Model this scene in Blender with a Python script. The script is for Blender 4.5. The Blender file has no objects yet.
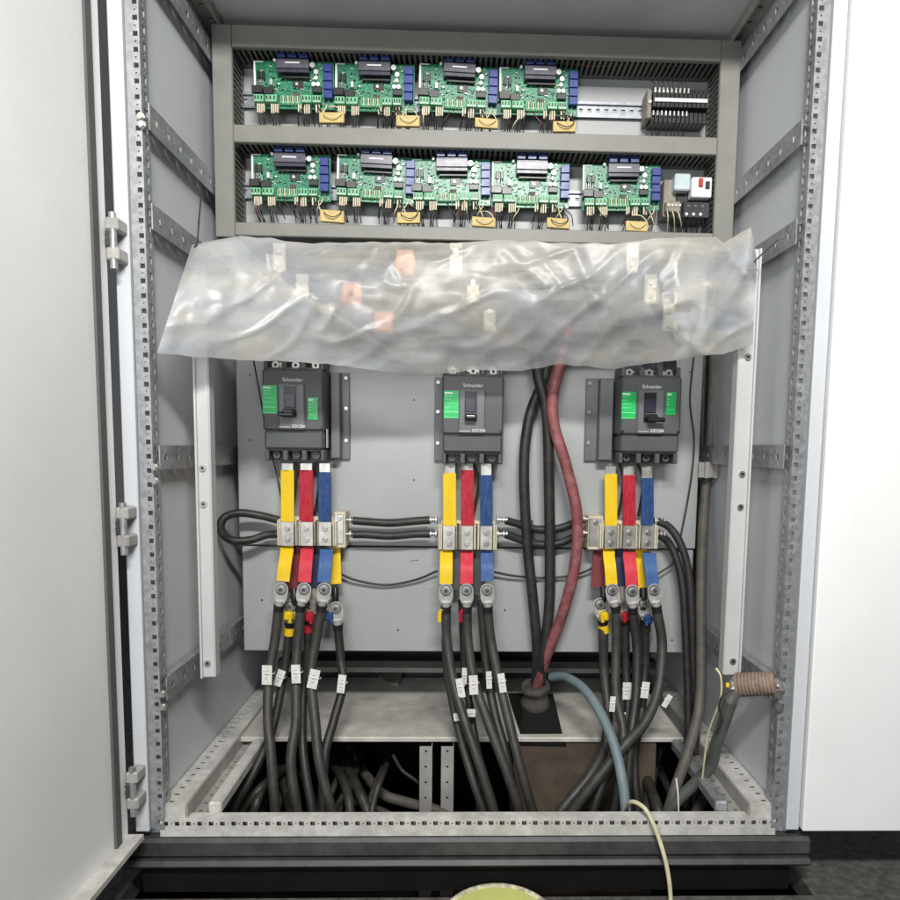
import bpy, math, random
from mathutils import Vector, Matrix, noise
random.seed(7)
scene = bpy.context.scene
C = scene.collection
PI = math.pi

# ------------------------------------------------------------------ camera
YAW, PITCH, ROLL, FPX, CX, CY = -0.0293, -0.0931, 0.0137, 673.0, 480.95, 509.88
def _R():
    ca, sa, cb, sb, cc, sc = (math.cos(YAW), math.sin(YAW), math.cos(PITCH), math.sin(PITCH), math.cos(ROLL), math.sin(ROLL))
    Rz = Matrix(((ca, sa, 0), (-sa, ca, 0), (0, 0, 1)))
    Rx = Matrix(((1, 0, 0), (0, cb, sb), (0, -sb, cb)))
    Ry = Matrix(((cc, 0, sc), (0, 1, 0), (-sc, 0, cc)))
    return Ry @ Rx @ Rz
RM = _R()
RIGHT, FWD, UP = RM[0].copy(), RM[1].copy(), RM[2].copy()
cam = bpy.data.cameras.new('camera')
cam.sensor_width = 36; cam.lens = FPX * 36 / 900
cam.shift_x = (450 - CX) / 900; cam.shift_y = (CY - 450) / 900
cam.clip_start = 0.02; cam.clip_end = 100
camo = bpy.data.objects.new('camera', cam); C.objects.link(camo)
camo.matrix_world = Matrix(((RIGHT.x, UP.x, -FWD.x, 0), (RIGHT.y, UP.y, -FWD.y, 0), (RIGHT.z, UP.z, -FWD.z, 0), (0, 0, 0, 1)))
scene.camera = camo

# ------------------------------------------------------------------ light
world = bpy.data.worlds.new('World'); scene.world = world; world.use_nodes = True
bg = world.node_tree.nodes['Background']
bg.inputs[0].default_value = (0.93, 0.97, 1.0, 1); bg.inputs[1].default_value = 0.08
def area(name, loc, target, sx, sy, power, col):
    l = bpy.data.lights.new(name, 'AREA'); l.shape = 'RECTANGLE'; l.size = sx; l.size_y = sy
    l.energy = power; l.color = col
    o = bpy.data.objects.new(name, l); C.objects.link(o); o.location = loc
    o.rotation_euler = (Vector(target) - Vector(loc)).to_track_quat('-Z', 'Y').to_euler()
    return o
area('room_tube_light', (0.15, -0.35, 1.25), (0.0, 1.5, 0.0), 0.8, 0.16, 60, (1.0, 0.985, 0.95))
area('added_fill_light', (-0.5, -1.3, 0.3), (0.0, 1.5, 0.0), 0.7, 0.9, 23, (0.93, 0.97, 1.0))  # soft fill lamp added at the left to brighten the side walls
scene.view_settings.view_transform = 'Standard'
scene.view_settings.look = 'None'
scene.view_settings.exposure = 0.0

# ------------------------------------------------------------------ pixel (900 px frame) + depth -> world point
def P(px, py, Y):
    d = RIGHT * ((px - CX) / FPX) + FWD + UP * (-(py - CY) / FPX)
    return d * (Y / d.y)
def S(n, Y): return n * Y / FPX          # pixel length -> metres at depth Y
def rect(x0, y0, x1, y1, Y):
    xc, yc = (x0 + x1) / 2, (y0 + y1) / 2
    return P(x0, yc, Y).x, P(x1, yc, Y).x, P(xc, y1, Y).z, P(xc, y0, Y).z

# ------------------------------------------------------------------ materials
MATS = {}
def mat(name, col, rough=0.5, metal=0.0, var=0.12, scale=8.0, bump=0.0, bscale=60.0, dust=0.0, dustcol=(0.42, 0.38, 0.31), spec=0.5, stretch=None):
    m = bpy.data.materials.new(name); m.use_nodes = True
    nt = m.node_tree; n = nt.nodes; L = nt.links
    b = n['Principled BSDF']
    tc = n.new('ShaderNodeTexCoord'); mp = n.new('ShaderNodeMapping')
    L.new(tc.outputs['Object'], mp.inputs[0])
    if stretch: mp.inputs['Scale'].default_value = stretch
    ns = n.new('ShaderNodeTexNoise'); ns.inputs['Scale'].default_value = scale; ns.inputs['Detail'].default_value = 6; ns.inputs['Roughness'].default_value = 0.6
    L.new(mp.outputs[0], ns.inputs['Vector'])
    r = n.new('ShaderNodeValToRGB')
    r.color_ramp.elements[0].position = 0.3; r.color_ramp.elements[1].position = 0.7
    r.color_ramp.elements[0].color = tuple(max(0, c * (1 - var)) for c in col) + (1,)
    r.color_ramp.elements[1].color = tuple(min(1, c * (1 + var)) for c in col) + (1,)
    L.new(ns.outputs[0], r.inputs[0])
    out = r.outputs[0]
    if dust > 0:
        n2 = n.new('ShaderNodeTexNoise'); n2.inputs['Scale'].default_value = scale * 2.3; n2.inputs['Detail'].default_value = 8; n2.inputs['Roughness'].default_value = 0.7
        L.new(mp.outputs[0], n2.inputs['Vector'])
        r2 = n.new('ShaderNodeMapRange'); r2.inputs[1].default_value = 0.42; r2.inputs[2].default_value = 0.72; r2.inputs[4].default_value = dust
        L.new(n2.outputs[0], r2.inputs[0])
        mx = n.new('ShaderNodeMix'); mx.data_type = 'RGBA'
        L.new(r2.outputs[0], mx.inputs[0]); L.new(out, mx.inputs[6]); mx.inputs[7].default_value = tuple(dustcol) + (1,)
        out = mx.outputs[2]
    L.new(out, b.inputs['Base Color'])
    rr = n.new('ShaderNodeMapRange'); rr.inputs[3].default_value = max(0.05, rough - 0.1); rr.inputs[4].default_value = min(1, rough + 0.12)
    L.new(ns.outputs[0], rr.inputs[0]); L.new(rr.outputs[0], b.inputs['Roughness'])
    b.inputs['Metallic'].default_value = metal
    b.inputs['Specular IOR Level'].default_value = spec
    if bump > 0:
        n3 = n.new('ShaderNodeTexNoise'); n3.inputs['Scale'].default_value = bscale; n3.inputs['Detail'].default_value = 4
        L.new(mp.outputs[0], n3.inputs['Vector'])
        bp = n.new('ShaderNodeBump'); bp.inputs['Strength'].default_value = bump; bp.inputs['Distance'].default_value = 0.002
        L.new(n3.outputs[0], bp.inputs['Height']); L.new(bp.outputs[0], b.inputs['Normal'])
    MATS[name] = m
    return m
paint   = mat('grey_powder_coat', (0.60, 0.62, 0.65), 0.48, 0, 0.03, 2, 0.12, 180, dust=0.10, dustcol=(0.30, 0.29, 0.27))
paintw  = mat('pale_door_paint', (0.88, 0.88, 0.88), 0.45, 0, 0.04, 3, 0.1, 180, dust=0.05)
panelm  = mat('mounting_plate_paint', (0.36, 0.37, 0.37), 0.42, 0, 0.05, 6, 0.12, 150, dust=0.22, dustcol=(0.29, 0.28, 0.25))
roofm   = mat('roof_inside_paint', (0.62, 0.62, 0.64), 0.4, 0, 0.12, 4, 0.15, 120, dust=0.2)
backm   = mat('back_wall_paint', (0.05, 0.05, 0.05), 0.6, 0, 0.15, 3)
zinc    = mat('galvanised_steel', (0.40, 0.41, 0.425), 0.42, 0.6, 0.28, 70, 0.2, 70, dust=0.15)
zincd   = mat('dusty_galvanised_steel', (0.44, 0.43, 0.41), 0.55, 0.35, 0.25, 14, 0.2, 70, dust=0.45)
dustyp  = mat('dusty_pale_steel', (0.58, 0.57, 0.54), 0.6, 0.1, 0.2, 22, 0.25, 90, dust=0.6, dustcol=(0.34, 0.31, 0.27))
darkm   = mat('dark_grey_trim', (0.042, 0.042, 0.043), 0.5, 0, 0.3, 12, 0.2, 60, dust=0.2, dustcol=(0.2, 0.18, 0.16))
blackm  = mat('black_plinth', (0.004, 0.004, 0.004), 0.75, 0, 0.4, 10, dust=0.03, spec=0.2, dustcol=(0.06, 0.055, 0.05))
ductm   = mat('grey_duct_pvc', (0.185, 0.182, 0.163), 0.5, 0, 0.06, 5, 0.05, 90, dust=0.18, dustcol=(0.36, 0.34, 0.29))
ductd   = mat('duct_slot_pvc', (0.14, 0.138, 0.125), 0.55, 0, 0.08, 9)
barm    = mat('painted_support_bar', (0.50, 0.50, 0.50), 0.5, 0, 0.06, 6, 0.08, 120, dust=0.15)
screwm  = mat('bright_zinc_screw', (0.52, 0.50, 0.47), 0.34, 0.9, 0.15, 40)
rubber  = mat('black_cable_jacket', (0.016, 0.016, 0.015), 0.5, 0, 0.3, 18, 0.3, 220, dust=0.25, dustcol=(0.10, 0.09, 0.075))
rubberg = mat('dusty_grey_cable_jacket', (0.033, 0.032, 0.029), 0.5, 0, 0.3, 18, 0.3, 220, dust=0.4, dustcol=(0.10, 0.09, 0.072))
tanj    = mat('brown_grey_cable_jacket', (0.085, 0.077, 0.066), 0.6, 0, 0.25, 14, 0.2, 200, dust=0.5, dustcol=(0.18, 0.155, 0.125))
redj    = mat('dusty_red_cable_jacket', (0.19, 0.048, 0.052), 0.55, 0, 0.3, 16, 0.3, 160, dust=0.6, dustcol=(0.38, 0.19, 0.18))
bluej   = mat('blue_grey_cable_jacket', (0.15, 0.205, 0.22), 0.55, 0, 0.15, 14, 0.2, 160, dust=0.3, dustcol=(0.33, 0.33, 0.3))
greenj  = mat('grey_green_cable_jacket', (0.085, 0.095, 0.085), 0.55, 0, 0.2, 14, 0.3, 160, dust=0.35, dustcol=(0.18, 0.165, 0.14))
cream   = mat('cream_insulator', (0.60, 0.54, 0.40), 0.5, 0, 0.2, 30, dust=0.25, dustcol=(0.35, 0.3, 0.22))
creamw  = mat('yellow_white_wire', (0.66, 0.62, 0.40), 0.5, 0, 0.2, 40)
yel     = mat('yellow_sleeve', (0.78, 0.52, 0.008), 0.48, 0, 0.07, 25, 0.55, 75, dust=0.12, stretch=(2.2, 1, .7), spec=0.25)
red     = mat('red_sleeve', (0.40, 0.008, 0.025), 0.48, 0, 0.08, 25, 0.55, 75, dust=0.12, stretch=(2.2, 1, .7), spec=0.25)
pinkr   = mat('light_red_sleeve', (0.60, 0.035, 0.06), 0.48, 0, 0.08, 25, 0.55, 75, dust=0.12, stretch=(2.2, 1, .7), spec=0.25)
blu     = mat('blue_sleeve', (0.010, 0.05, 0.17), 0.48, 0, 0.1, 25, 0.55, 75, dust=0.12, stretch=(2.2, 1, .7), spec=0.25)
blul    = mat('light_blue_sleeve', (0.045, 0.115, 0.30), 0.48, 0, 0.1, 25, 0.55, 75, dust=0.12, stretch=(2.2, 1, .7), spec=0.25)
case    = mat('breaker_grey_plastic', (0.068, 0.072, 0.076), 0.5, 0, 0.07, 12, 0.12, 300, dust=0.1, dustcol=(0.15, 0.145, 0.13))
casel   = mat('breaker_raised_plastic', (0.125, 0.13, 0.135), 0.42, 0, 0.07, 12, 0.1, 300)
blackp  = mat('black_plastic', (0.012, 0.012, 0.013), 0.35, 0, 0.2, 20)
greenl  = mat('green_sticker', (0.012, 0.42, 0.10), 0.35, 0, 0.1, 30)
greenlt = mat('pale_green_sticker_print', (0.22, 0.68, 0.32), 0.4, 0, 0.05, 30)
white   = mat('white_print', (0.82, 0.82, 0.80), 0.5, 0, 0.05, 30)
tagm    = mat('white_cable_tag', (0.74, 0.73, 0.69), 0.5, 0, 0.12, 60, dust=0.2)
pcb     = mat('green_circuit_board', (0.008, 0.17, 0.085), 0.35, 0, 0.35, 130, 0.2, 200, spec=0.6)
pcbl    = mat('pale_green_solder_mask', (0.10, 0.42, 0.24), 0.4, 0, 0.3, 160)
tgreen  = mat('green_terminal_block', (0.14, 0.42, 0.22), 0.45, 0, 0.2, 60)
relayd  = mat('dark_relay_case', (0.028, 0.028, 0.045), 0.3, 0, 0.2, 40)
relayt  = mat('grey_relay_top', (0.09, 0.088, 0.115), 0.3, 0, 0.2, 40)
navy    = mat('navy_capacitor', (0.012, 0.028, 0.12), 0.35, 0, 0.2, 40)
bterm   = mat('blue_terminal_block', (0.008, 0.028, 0.19), 0.35, 0, 0.2, 50)
silver  = mat('silver_component', (0.62, 0.62, 0.6), 0.3, 0.7, 0.2, 50)
ylabel  = mat('yellow_paper_tag', (0.52, 0.39, 0.15), 0.6, 0, 0.2, 45)
orange  = mat('orange_insulator', (0.72, 0.30, 0.15), 0.45, 0, 0.25, 25)
steelbar= mat('tinned_busbar', (0.62, 0.60, 0.55), 0.38, 0.85, 0.2, 25)
darkbar = mat('black_sleeved_busbar', (0.02, 0.022, 0.026), 0.4, 0, 0.3, 14)
brownc  = mat('brown_ribbed_coil', (0.22, 0.155, 0.115), 0.75, 0, 0.3, 40, 0.4, 120, dust=0.3)
brownb  = mat('brown_stained_plate', (0.085, 0.062, 0.045), 0.7, 0, 0.35, 10, 0.3, 70, dust=0.3, dustcol=(0.14, 0.11, 0.085))
platem  = mat('dusty_gland_plate', (0.62, 0.60, 0.55), 0.38, 0.1, 0.3, 7, 0.2, 60, dust=0.35, dustcol=(0.26, 0.23, 0.19))
discm   = mat('yellow_green_lid_paint', (0.52, 0.56, 0.17), 0.45, 0, 0.12, 14, 0.2, 60, dust=0.1)
discr   = mat('worn_lid_rim', (0.55, 0.52, 0.38), 0.6, 0, 0.6, 60, dust=0.6, dustcol=(0.22, 0.16, 0.12))
floorm  = mat('dark_concrete', (0.09, 0.085, 0.08), 0.8, 0, 0.5, 60, 0.5, 80)
relayclr= mat('pale_relay_cover', (0.48, 0.56, 0.58), 0.2, 0, 0.1, 30)
redp    = mat('red_plastic', (0.42, 0.03, 0.02), 0.4)
tanp    = mat('dusty_socket_plastic', (0.20, 0.18, 0.14), 0.5, 0, 0.3, 40, dust=0.4)
dull    = mat('grey_gasket_and_gap_shade', (0.10, 0.10, 0.10), 0.8)
clothm  = mat('dark_cloth_wrap', (0.06, 0.055, 0.05), 0.85, 0, 0.5, 40, 0.6, 60)
bagm    = mat('clear_scrap_bag', (0.30, 0.27, 0.22), 0.3, 0, 0.4, 50, 0.5, 90)

lugm = mat('tinned_lug', (0.66, 0.65, 0.62), 0.3, 0.55, 0.2, 60)
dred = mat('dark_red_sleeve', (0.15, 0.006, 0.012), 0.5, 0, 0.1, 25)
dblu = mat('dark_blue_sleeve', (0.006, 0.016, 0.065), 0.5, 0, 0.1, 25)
# ------------------------------------------------------------------ mesh builder
class MB:
    def __init__(s): s.v = []; s.f = []; s.mi = []; s.m = []; s.sm = []
    def _m(s, m):
        if m not in s.m: s.m.append(m)
        return s.m.index(m)
    def add(s, vs, fs, m, smooth=False):
        k = len(s.v); s.v += [tuple(v) for v in vs]
        i = s._m(m)
        for f in fs: s.f.append([a + k for a in f]); s.mi.append(i); s.sm.append(smooth)
    def box(s, x0, x1, y0, y1, z0, z1, m):
        x0, x1 = min(x0, x1), max(x0, x1); y0, y1 = min(y0, y1), max(y0, y1); z0, z1 = min(z0, z1), max(z0, z1)
        s.add([(x0,y0,z0),(x1,y0,z0),(x1,y1,z0),(x0,y1,z0),(x0,y0,z1),(x1,y0,z1),(x1,y1,z1),(x0,y1,z1)],
              [(0,3,2,1),(4,5,6,7),(0,1,5,4),(1,2,6,5),(2,3,7,6),(3,0,4,7)], m)
    def bbox(s, x0, x1, y0, y1, z0, z1, m, b=0.002):
        """box with chamfered edges (an inner box grown along each axis)"""
        x0, x1 = min(x0, x1), max(x0, x1); y0, y1 = min(y0, y1), max(y0, y1); z0, z1 = min(z0, z1), max(z0, z1)
        b = min(b, (x1-x0)/2.2, (y1-y0)/2.2, (z1-z0)/2.2)
        X = (x0, x1); Y = (y0, y1); Z = (z0, z1); vs = []
        idx = {}
        for i in (0,1):
            for j in (0,1):
                for k in (0,1):
                    sx = b if i == 0 else -b; sy = b if j == 0 else -b; sz = b if k == 0 else -b
                    idx[i,j,k,'x'] = len(vs); vs.append((X[i], Y[j]+sy, Z[k]+sz))
                    idx[i,j,k,'y'] = len(vs); vs.append((X[i]+sx, Y[j], Z[k]+sz))
                    idx[i,j,k,'z'] = len(vs); vs.append((X[i]+sx, Y[j]+sy, Z[k]))
        fs = []
        for i in (0,1):
            a = [idx[i,0,0,'x'], idx[i,1,0,'x'], idx[i,1,1,'x'], idx[i,0,1,'x']]; fs.append(a if i else a[::-1])
            a = [idx[0,i,0,'y'], idx[1,i,0,'y'], idx[1,i,1,'y'], idx[0,i,1,'y']]; fs.append(a[::-1] if i else a)
            a = [idx[0,0,i,'z'], idx[1,0,i,'z'], idx[1,1,i,'z'], idx[0,1,i,'z']]; fs.append(a if i else a[::-1])
        for i in (0,1):
            for j in (0,1):
                fs.append([idx[i,j,0,'x'], idx[i,j,0,'y'], idx[i,j,1,'y'], idx[i,j,1,'x']])
                fs.append([idx[i,0,j,'x'], idx[i,0,j,'z'], idx[i,1,j,'z'], idx[i,1,j,'x']])
                fs.append([idx[0,i,j,'y'], idx[0,i,j,'z'], idx[1,i,j,'z'], idx[1,i,j,'y']])
                for k in (0,1): fs.append([idx[i,j,k,'x'], idx[i,j,k,'y'], idx[i,j,k,'z']])
        s.add(vs, fs, m)
    def cyl(s, a, b, r, m, n=16, r2=None, smooth=True):
        a, b = Vector(a), Vector(b); r2 = r if r2 is None else r2
        d = (b - a).normalized(); u = d.orthogonal().normalized(); w = d.cross(u)
        A = [a + (u*math.cos(t) + w*math.sin(t))*r for t in [2*PI*i/n for i in range(n)]]
        B = [b + (u*math.cos(t) + w*math.sin(t))*r2 for t in [2*PI*i/n for i in range(n)]]
        s.add(A + B, [(i, (i+1) % n, n+(i+1) % n, n+i) for i in range(n)], m, smooth)
        s.add(A, [tuple(range(n))[::-1]], m); s.add(B, [tuple(range(n))], m)
    def tube(s, pts, r, m, n=12, steps=8, flat=1.0, rf=None):
        pts = [Vector(p) for p in pts]
        q = [pts[0]*2 - pts[1]] + pts + [pts[-1]*2 - pts[-2]]; path = []
        for i in range(1, len(q) - 2):
            for k in range(steps):
                t = k/steps; p0, p1, p2, p3 = q[i-1], q[i], q[i+1], q[i+2]
                path.append(0.5*((2*p1) + (p2-p0)*t + (2*p0-5*p1+4*p2-p3)*t*t + (3*p1-p0-3*p2+p3)*t*t*t))
        path.append(pts[-1])
        N = len(path); vs = []; fs = []
        T = (path[1]-path[0]).normalized(); u = Vector((0,1,0)).cross(T)
        u = u.normalized() if u.length > 1e-3 else T.orthogonal().normalized()
        for i, p in enumerate(path):
            T = (path[min(i+1, N-1)] - path[max(i-1, 0)]).normalized()
            u = (u - T*u.dot(T)).normalized(); w = T.cross(u)
            rr = r if rf is None else r*rf(i/(N-1))
            for k in range(n):
                a = 2*PI*k/n; vs.append(p + u*math.cos(a)*rr + w*math.sin(a)*rr*flat)
        for i in range(N-1):
            for k in range(n): fs.append((i*n+k, i*n+(k+1) % n, (i+1)*n+(k+1) % n, (i+1)*n+k))
        s.add(vs, fs, m, True)
        s.add(vs[:n], [tuple(range(n))[::-1]], m); s.add(vs[-n:], [tuple(range(n))], m)
        return path
    def ribbon(s, pts, w, t, m, wd=Vector((1,0,0)), steps=8):
        """flat strap of width w and thickness t along points"""
        pts = [Vector(p) for p in pts]
        q = [pts[0]*2 - pts[1]] + pts + [pts[-1]*2 - pts[-2]]; path = []
        for i in range(1, len(q) - 2):
            for k in range(steps):
                u = k/steps; p0, p1, p2, p3 = q[i-1], q[i], q[i+1], q[i+2]
                path.append(0.5*((2*p1) + (p2-p0)*u + (2*p0-5*p1+4*p2-p3)*u*u + (3*p1-p0-3*p2+p3)*u*u*u))
        path.append(pts[-1]); N = len(path); vs = []
        for i, p in enumerate(path):
            T = (path[min(i+1, N-1)] - path[max(i-1, 0)]).normalized()
            W = (wd - T*wd.dot(T)).normalized(); nn = W.cross(T)
            for (a, b) in ((-.5,-.38),(-.46,-.5),(.46,-.5),(.5,-.38),(.5,.38),(.46,.5),(-.46,.5),(-.5,.38)):
                vs.append(p + W*a*w + nn*b*t)
        fs = [(i*8+k, i*8+(k+1) % 8, (i+1)*8+(k+1) % 8, (i+1)*8+k) for i in range(N-1) for k in range(8)]
        s.add(vs, fs, m); s.add(vs[:8], [tuple(range(8))[::-1]], m); s.add(vs[-8:], [tuple(range(8))], m)
    def build(s, name, parent=None, label=None, cat=None, group=None, kind=None):
        me = bpy.data.meshes.new(name)
        off = Vector((0,0,0))
        if parent is not None: off = parent_world(parent)
        me.from_pydata([Vector(v) - off for v in s.v], [], s.f)
        for m in s.m: me.materials.append(m)
        me.polygons.foreach_set('material_index', s.mi); me.polygons.foreach_set('use_smooth', s.sm)
        me.update()
        import bmesh
        bm = bmesh.new(); bm.from_mesh(me); bmesh.ops.recalc_face_normals(bm, faces=bm.faces); bm.to_mesh(me); bm.free()
        o = bpy.data.objects.new(name, me); C.objects.link(o)
        if parent is not None: o.parent = parent
        tag(o, label, cat, group, kind)
        return o
def parent_world(p):
    v = Vector((0,0,0))
    while p is not None: v = v + p.location; p = p.parent
    return v
def tag(o, label=None, cat=None, group=None, kind=None):
    if label: o['label'] = label
    if cat: o['category'] = cat
    if group: o['group'] = group
    if kind: o['kind'] = kind
def thing(name, loc, label, cat, group=None):
    o = bpy.data.objects.new(name, None); C.objects.link(o); o.location = loc; o.empty_display_size = 0.05
    tag(o, label, cat, group); return o
def copy_tree(o, parent=None):
    c = o.copy(); C.objects.link(c)
    if parent is not None: c.parent = parent
    for ch in list(o.children): copy_tree(ch, c)
    return c
def text(body, name, size, loc, m, parent, align='CENTER'):
    cu = bpy.data.curves.new(name, 'FONT'); cu.body = body; cu.size = size; cu.align_x = align; cu.align_y = 'CENTER'; cu.extrude = 0.0002
    t = bpy.data.objects.new('tmp', cu); C.objects.link(t)
    dg = bpy.context.evaluated_depsgraph_get(); me = bpy.data.meshes.new_from_object(t.evaluated_get(dg))
    C.objects.unlink(t); bpy.data.objects.remove(t)
    me.materials.clear(); me.materials.append(m)
    o = bpy.data.objects.new(name, me); C.objects.link(o); o.parent = parent
    o.location = Vector(loc) - parent_world(parent); o.rotation_euler = (PI/2, 0, 0)
    return o
def perf(mb, axis, a0, a1, b0, b1, n0, n1, hb, hole, pitch, m, small=True, face='xz'):
    """perforated strip. axis: the letter it runs along; b = width range on the second axis; n = thickness range.
    hb = centre of the hole row on the width axis. Built from real ribs, so the holes are open."""
    def bx(a, aa, b, bb):
        r = {axis: (a, aa), wa: (b, bb), na: (n0, n1)}
        mb.box(*r['x'], *r['y'], *r['z'], m)
    axes = 'xyz'
    wa, na = face[0], face[1]
    h = hole/2
    bx(a0, a1, b0, hb-h); bx(a0, a1, hb+h, b1)
    a = a0; k = 0
    pos = a0 + pitch*0.5
    while pos < a1 - hole:
        if small and k % 2 == 1:
            hh = hole*0.18
            bx(a, pos-hh, hb-h, hb+h)
            bx(pos-hh, pos+hh, hb-h, hb-hh); bx(pos-hh, pos+hh, hb+hh, hb+h)
            a = pos+hh
        else:
            bx(a, pos-h, hb-h, hb+h); a = pos+h
        pos += pitch*(0.5 if small else 1); k += 1
    bx(a, a1, hb-h, hb+h)

# ================================================================== cabinet
XL, XR, ZF, ZC, YF, YP, YB = -0.579, 0.631, -0.70, 0.925, 1.25, 1.657, 2.06
cab = thing('electrical_cabinet', (0.026, 1.65, -0.83), 'grey walk-up electrical cabinet with open doors and perforated galvanised frame', 'electrical cabinet')
m = MB(); m.box(XL-0.03, XL, YF+0.02, YB, ZF-0.13, ZC+0.1, paint)
m.build('side_wall', cab)
m = MB(); m.box(XR, XR+0.03, YF+0.02, YB, ZF-0.13, ZC+0.1, paint)
m.build('side_wall', cab)
m = MB(); m.box(XL-0.03, XR+0.03, YB, YB+0.02, ZF-0.13, ZC+0.1, backm); m.build('back_wall', cab)
m = MB(); m.box(XL, XR, YF-0.03, YB, ZC, ZC+0.02, roofm); m.build('roof', cab)
# front posts
for sx in (-1, 1):
    m = MB()
    if sx < 0: x0, x1 = -0.589, -0.565
    else: x0, x1 = 0.620, 0.644
    hb = x1-0.007 if sx < 0 else x0+0.007
    perf(m, 'z', ZF-0.040, ZC, x0, x1, YF, YF+0.003, hb, 0.0085, 0.026, zinc, True, 'xy')
    xi = x1-0.003 if sx < 0 else x0
    perf(m, 'z', ZF+0.005, ZC, YF+0.0032, YF+0.030, xi, xi+0.003, YF+0.016, 0.012, 0.028, zinc, True, 'yx')
    m.build('frame_post', cab)
    # outer flange the door closes on, plus dark strip added for the shaded gap
    g = MB(); xo = -0.618 if sx < 0 else 0.648
    g.bbox(xo, xo+0.0255, YF-0.004, YF+0.02, ZF-0.045, ZC, paint, 0.002)
    g.box(xo, xo+0.0265, YF+0.021, YF+0.06, ZF-0.045, ZC, dull)
    g.build('door_flange', cab)
# post bolts
for (px, py) in ((155.5, 467), (156, 480.5), (163.5, 693), (164, 706), (142.5, 118), (143.5, 126)):
    c = P(px, py, YF); m = MB(); m.cyl((c.x, YF-0.006, c.z), (c.x, YF, c.z), 0.007, screwm, 6, smooth=False)
    m.cyl((c.x, YF-0.010, c.z), (c.x, YF-0.006, c.z), 0.005, screwm, 12); m.build('post_bolt', cab)
for (px, py) in ((777, 693), (778, 706)):
    c = P(px, py, YF); m = MB(); m.cyl((c.x, YF-0.008, c.z), (c.x, YF, c.z), 0.0085, screwm, 12)
    m.build('post_bolt', cab)
# back posts
for x0 in (XL+0.001, XR-0.041):
    m = MB(); m.box(x0, x0+0.04, YB-0.05, YB-0.002, ZF, ZC-0.002, zincd); m.build('frame_post', cab)
# bottom front rail: perforated top face + front lip
m = MB()
zt = P(450, 811, YF+0.045).z; zb = P(450, 836, YF).z
# sloped sheet is made as top face with holes
zt0 = P(450, 812.5, YF+0.025).z
perf(m, 'x', XL+0.004, XR-0.001, zb-0.002, zt0, YF+0.004, YF+0.007, zt0-0.0105, 0.0095, 0.0217, dustyp, True, 'zy')
m.box(XL+0.004, XR-0.001, YF+0.007, YF+0.027, zt0-0.003, zt0, dustyp)
m.build('bottom_rail', cab)
m = MB(); m.box(XL+0.010, XR-0.006, YF+0.018, YF+0.021, zb, zt0-0.006, zincd); m.build('rail_backing', cab)
m = MB(); z1 = zb-0.003; z0 = P(450, 856, YF).z
m.bbox(XL-0.065, XR+0.07, YF-0.006, YF+0.05, z0, z1, darkm, 0.006); m.build('sill_trim', cab)
m = MB(); m.bbox(XL-0.065, XR+0.07, YF-0.018, YF+0.05, z0-0.016, z0-0.001, darkm, 0.007)
m.box(XL-0.03, XR+0.03, YF+0.0, YF+0.05, P(450, 897, YF-0.018).z+0.0005, z0-0.017, blackm); m.build('plinth', cab)
# side base rails (perforated, run back)
for sx in (-1, 1):
    m = MB(); xw = XL if sx < 0 else XR
    f = (lambda d: xw + d) if sx < 0 else (lambda d: xw - d)
    a, b = sorted((f(0.002), f(0.052)))
    perf(m, 'y', YF+0.0085, YB-0.06, a, b, ZF+0.001, ZF+0.004, f(0.020), 0.010, 0.027, dustyp, True, 'xz')
    a, b = sorted((f(0.0525), f(0.0555))); m.box(a, b, YF+0.0085, YB-0.06, zt0+.0005, ZF+0.003, zincd); m.box(a, b, YF+0.028, YB-0.06, ZF-0.03, zt0, zincd)
    a, b = sorted((f(0.056), f(0.082))); perf(m, 'y', YF+0.029, YB-0.06, a, b, ZF-0.031, ZF-0.028, f(0.067), 0.008, 0.03, zincd, False, 'xz')
    a, b = sorted((f(0.086), f(0.112))); m.bbox(a, b, YF+0.029, YP-0.085, ZF-0.03, ZF-0.004, dustyp if sx < 0 else zinc, 0.004)
    a, b = sorted((f(0.002), f(0.052))); m.box(a, b, YF+0.0078, YF+0.0084, zt0+.0005, ZF+.0008, dustyp)
    m.build('base_rail', cab)
# side mounting rails
def side_rail(sx, ztop, y0=YF+0.012, y1=YB-0.052, h=0.045, so=0.020):
    m = MB(); xw = XL if sx < 0 else XR
    a, b = (xw+so, xw+so+0.002) if sx < 0 else (xw-so-0.002, xw-so)
    perf(m, 'y', y0, y1, ztop-h, ztop, a, b, ztop-h*0.5, 0.011, 0.052, zinc, True, 'zx')
    c, d = (xw+so-0.012, xw+so) if sx < 0 else (xw-so, xw-so+0.012)
    m.box(c, d, y0+.020, y1, ztop-0.002, ztop, zinc)
    c2, d2 = (xw+0.0035, xw+so-.0002) if sx < 0 else (xw-so+.0002, xw-0.0005)
    m.build('mounting_rail', cab)
for z in (0.875, 0.595, 0.425, -0.005, -0.445): side_rail(-1, z)
for z in (0.885, 0.600, 0.425, 0.012, -0.440): side_rail(1, z)
# roof corner rails
for sx in (-1, 1):
    m = MB(); xw = XL+0.002 if sx < 0 else XR-0.040
    perf(m, 'y', YF+0.05, YB-0.06, xw, xw+0.038, ZC-0.006, ZC-0.003, xw+0.019, 0.009, 0.05, zincd, True, 'xz')
    xa = xw+0.038 if sx < 0 else xw-0.003
    m.box(xa, xa+0.003, YF+0.05, YB-0.06, ZC-0.022, ZC-0.003, zincd)
    m.build('roof_rail', cab)
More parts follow.
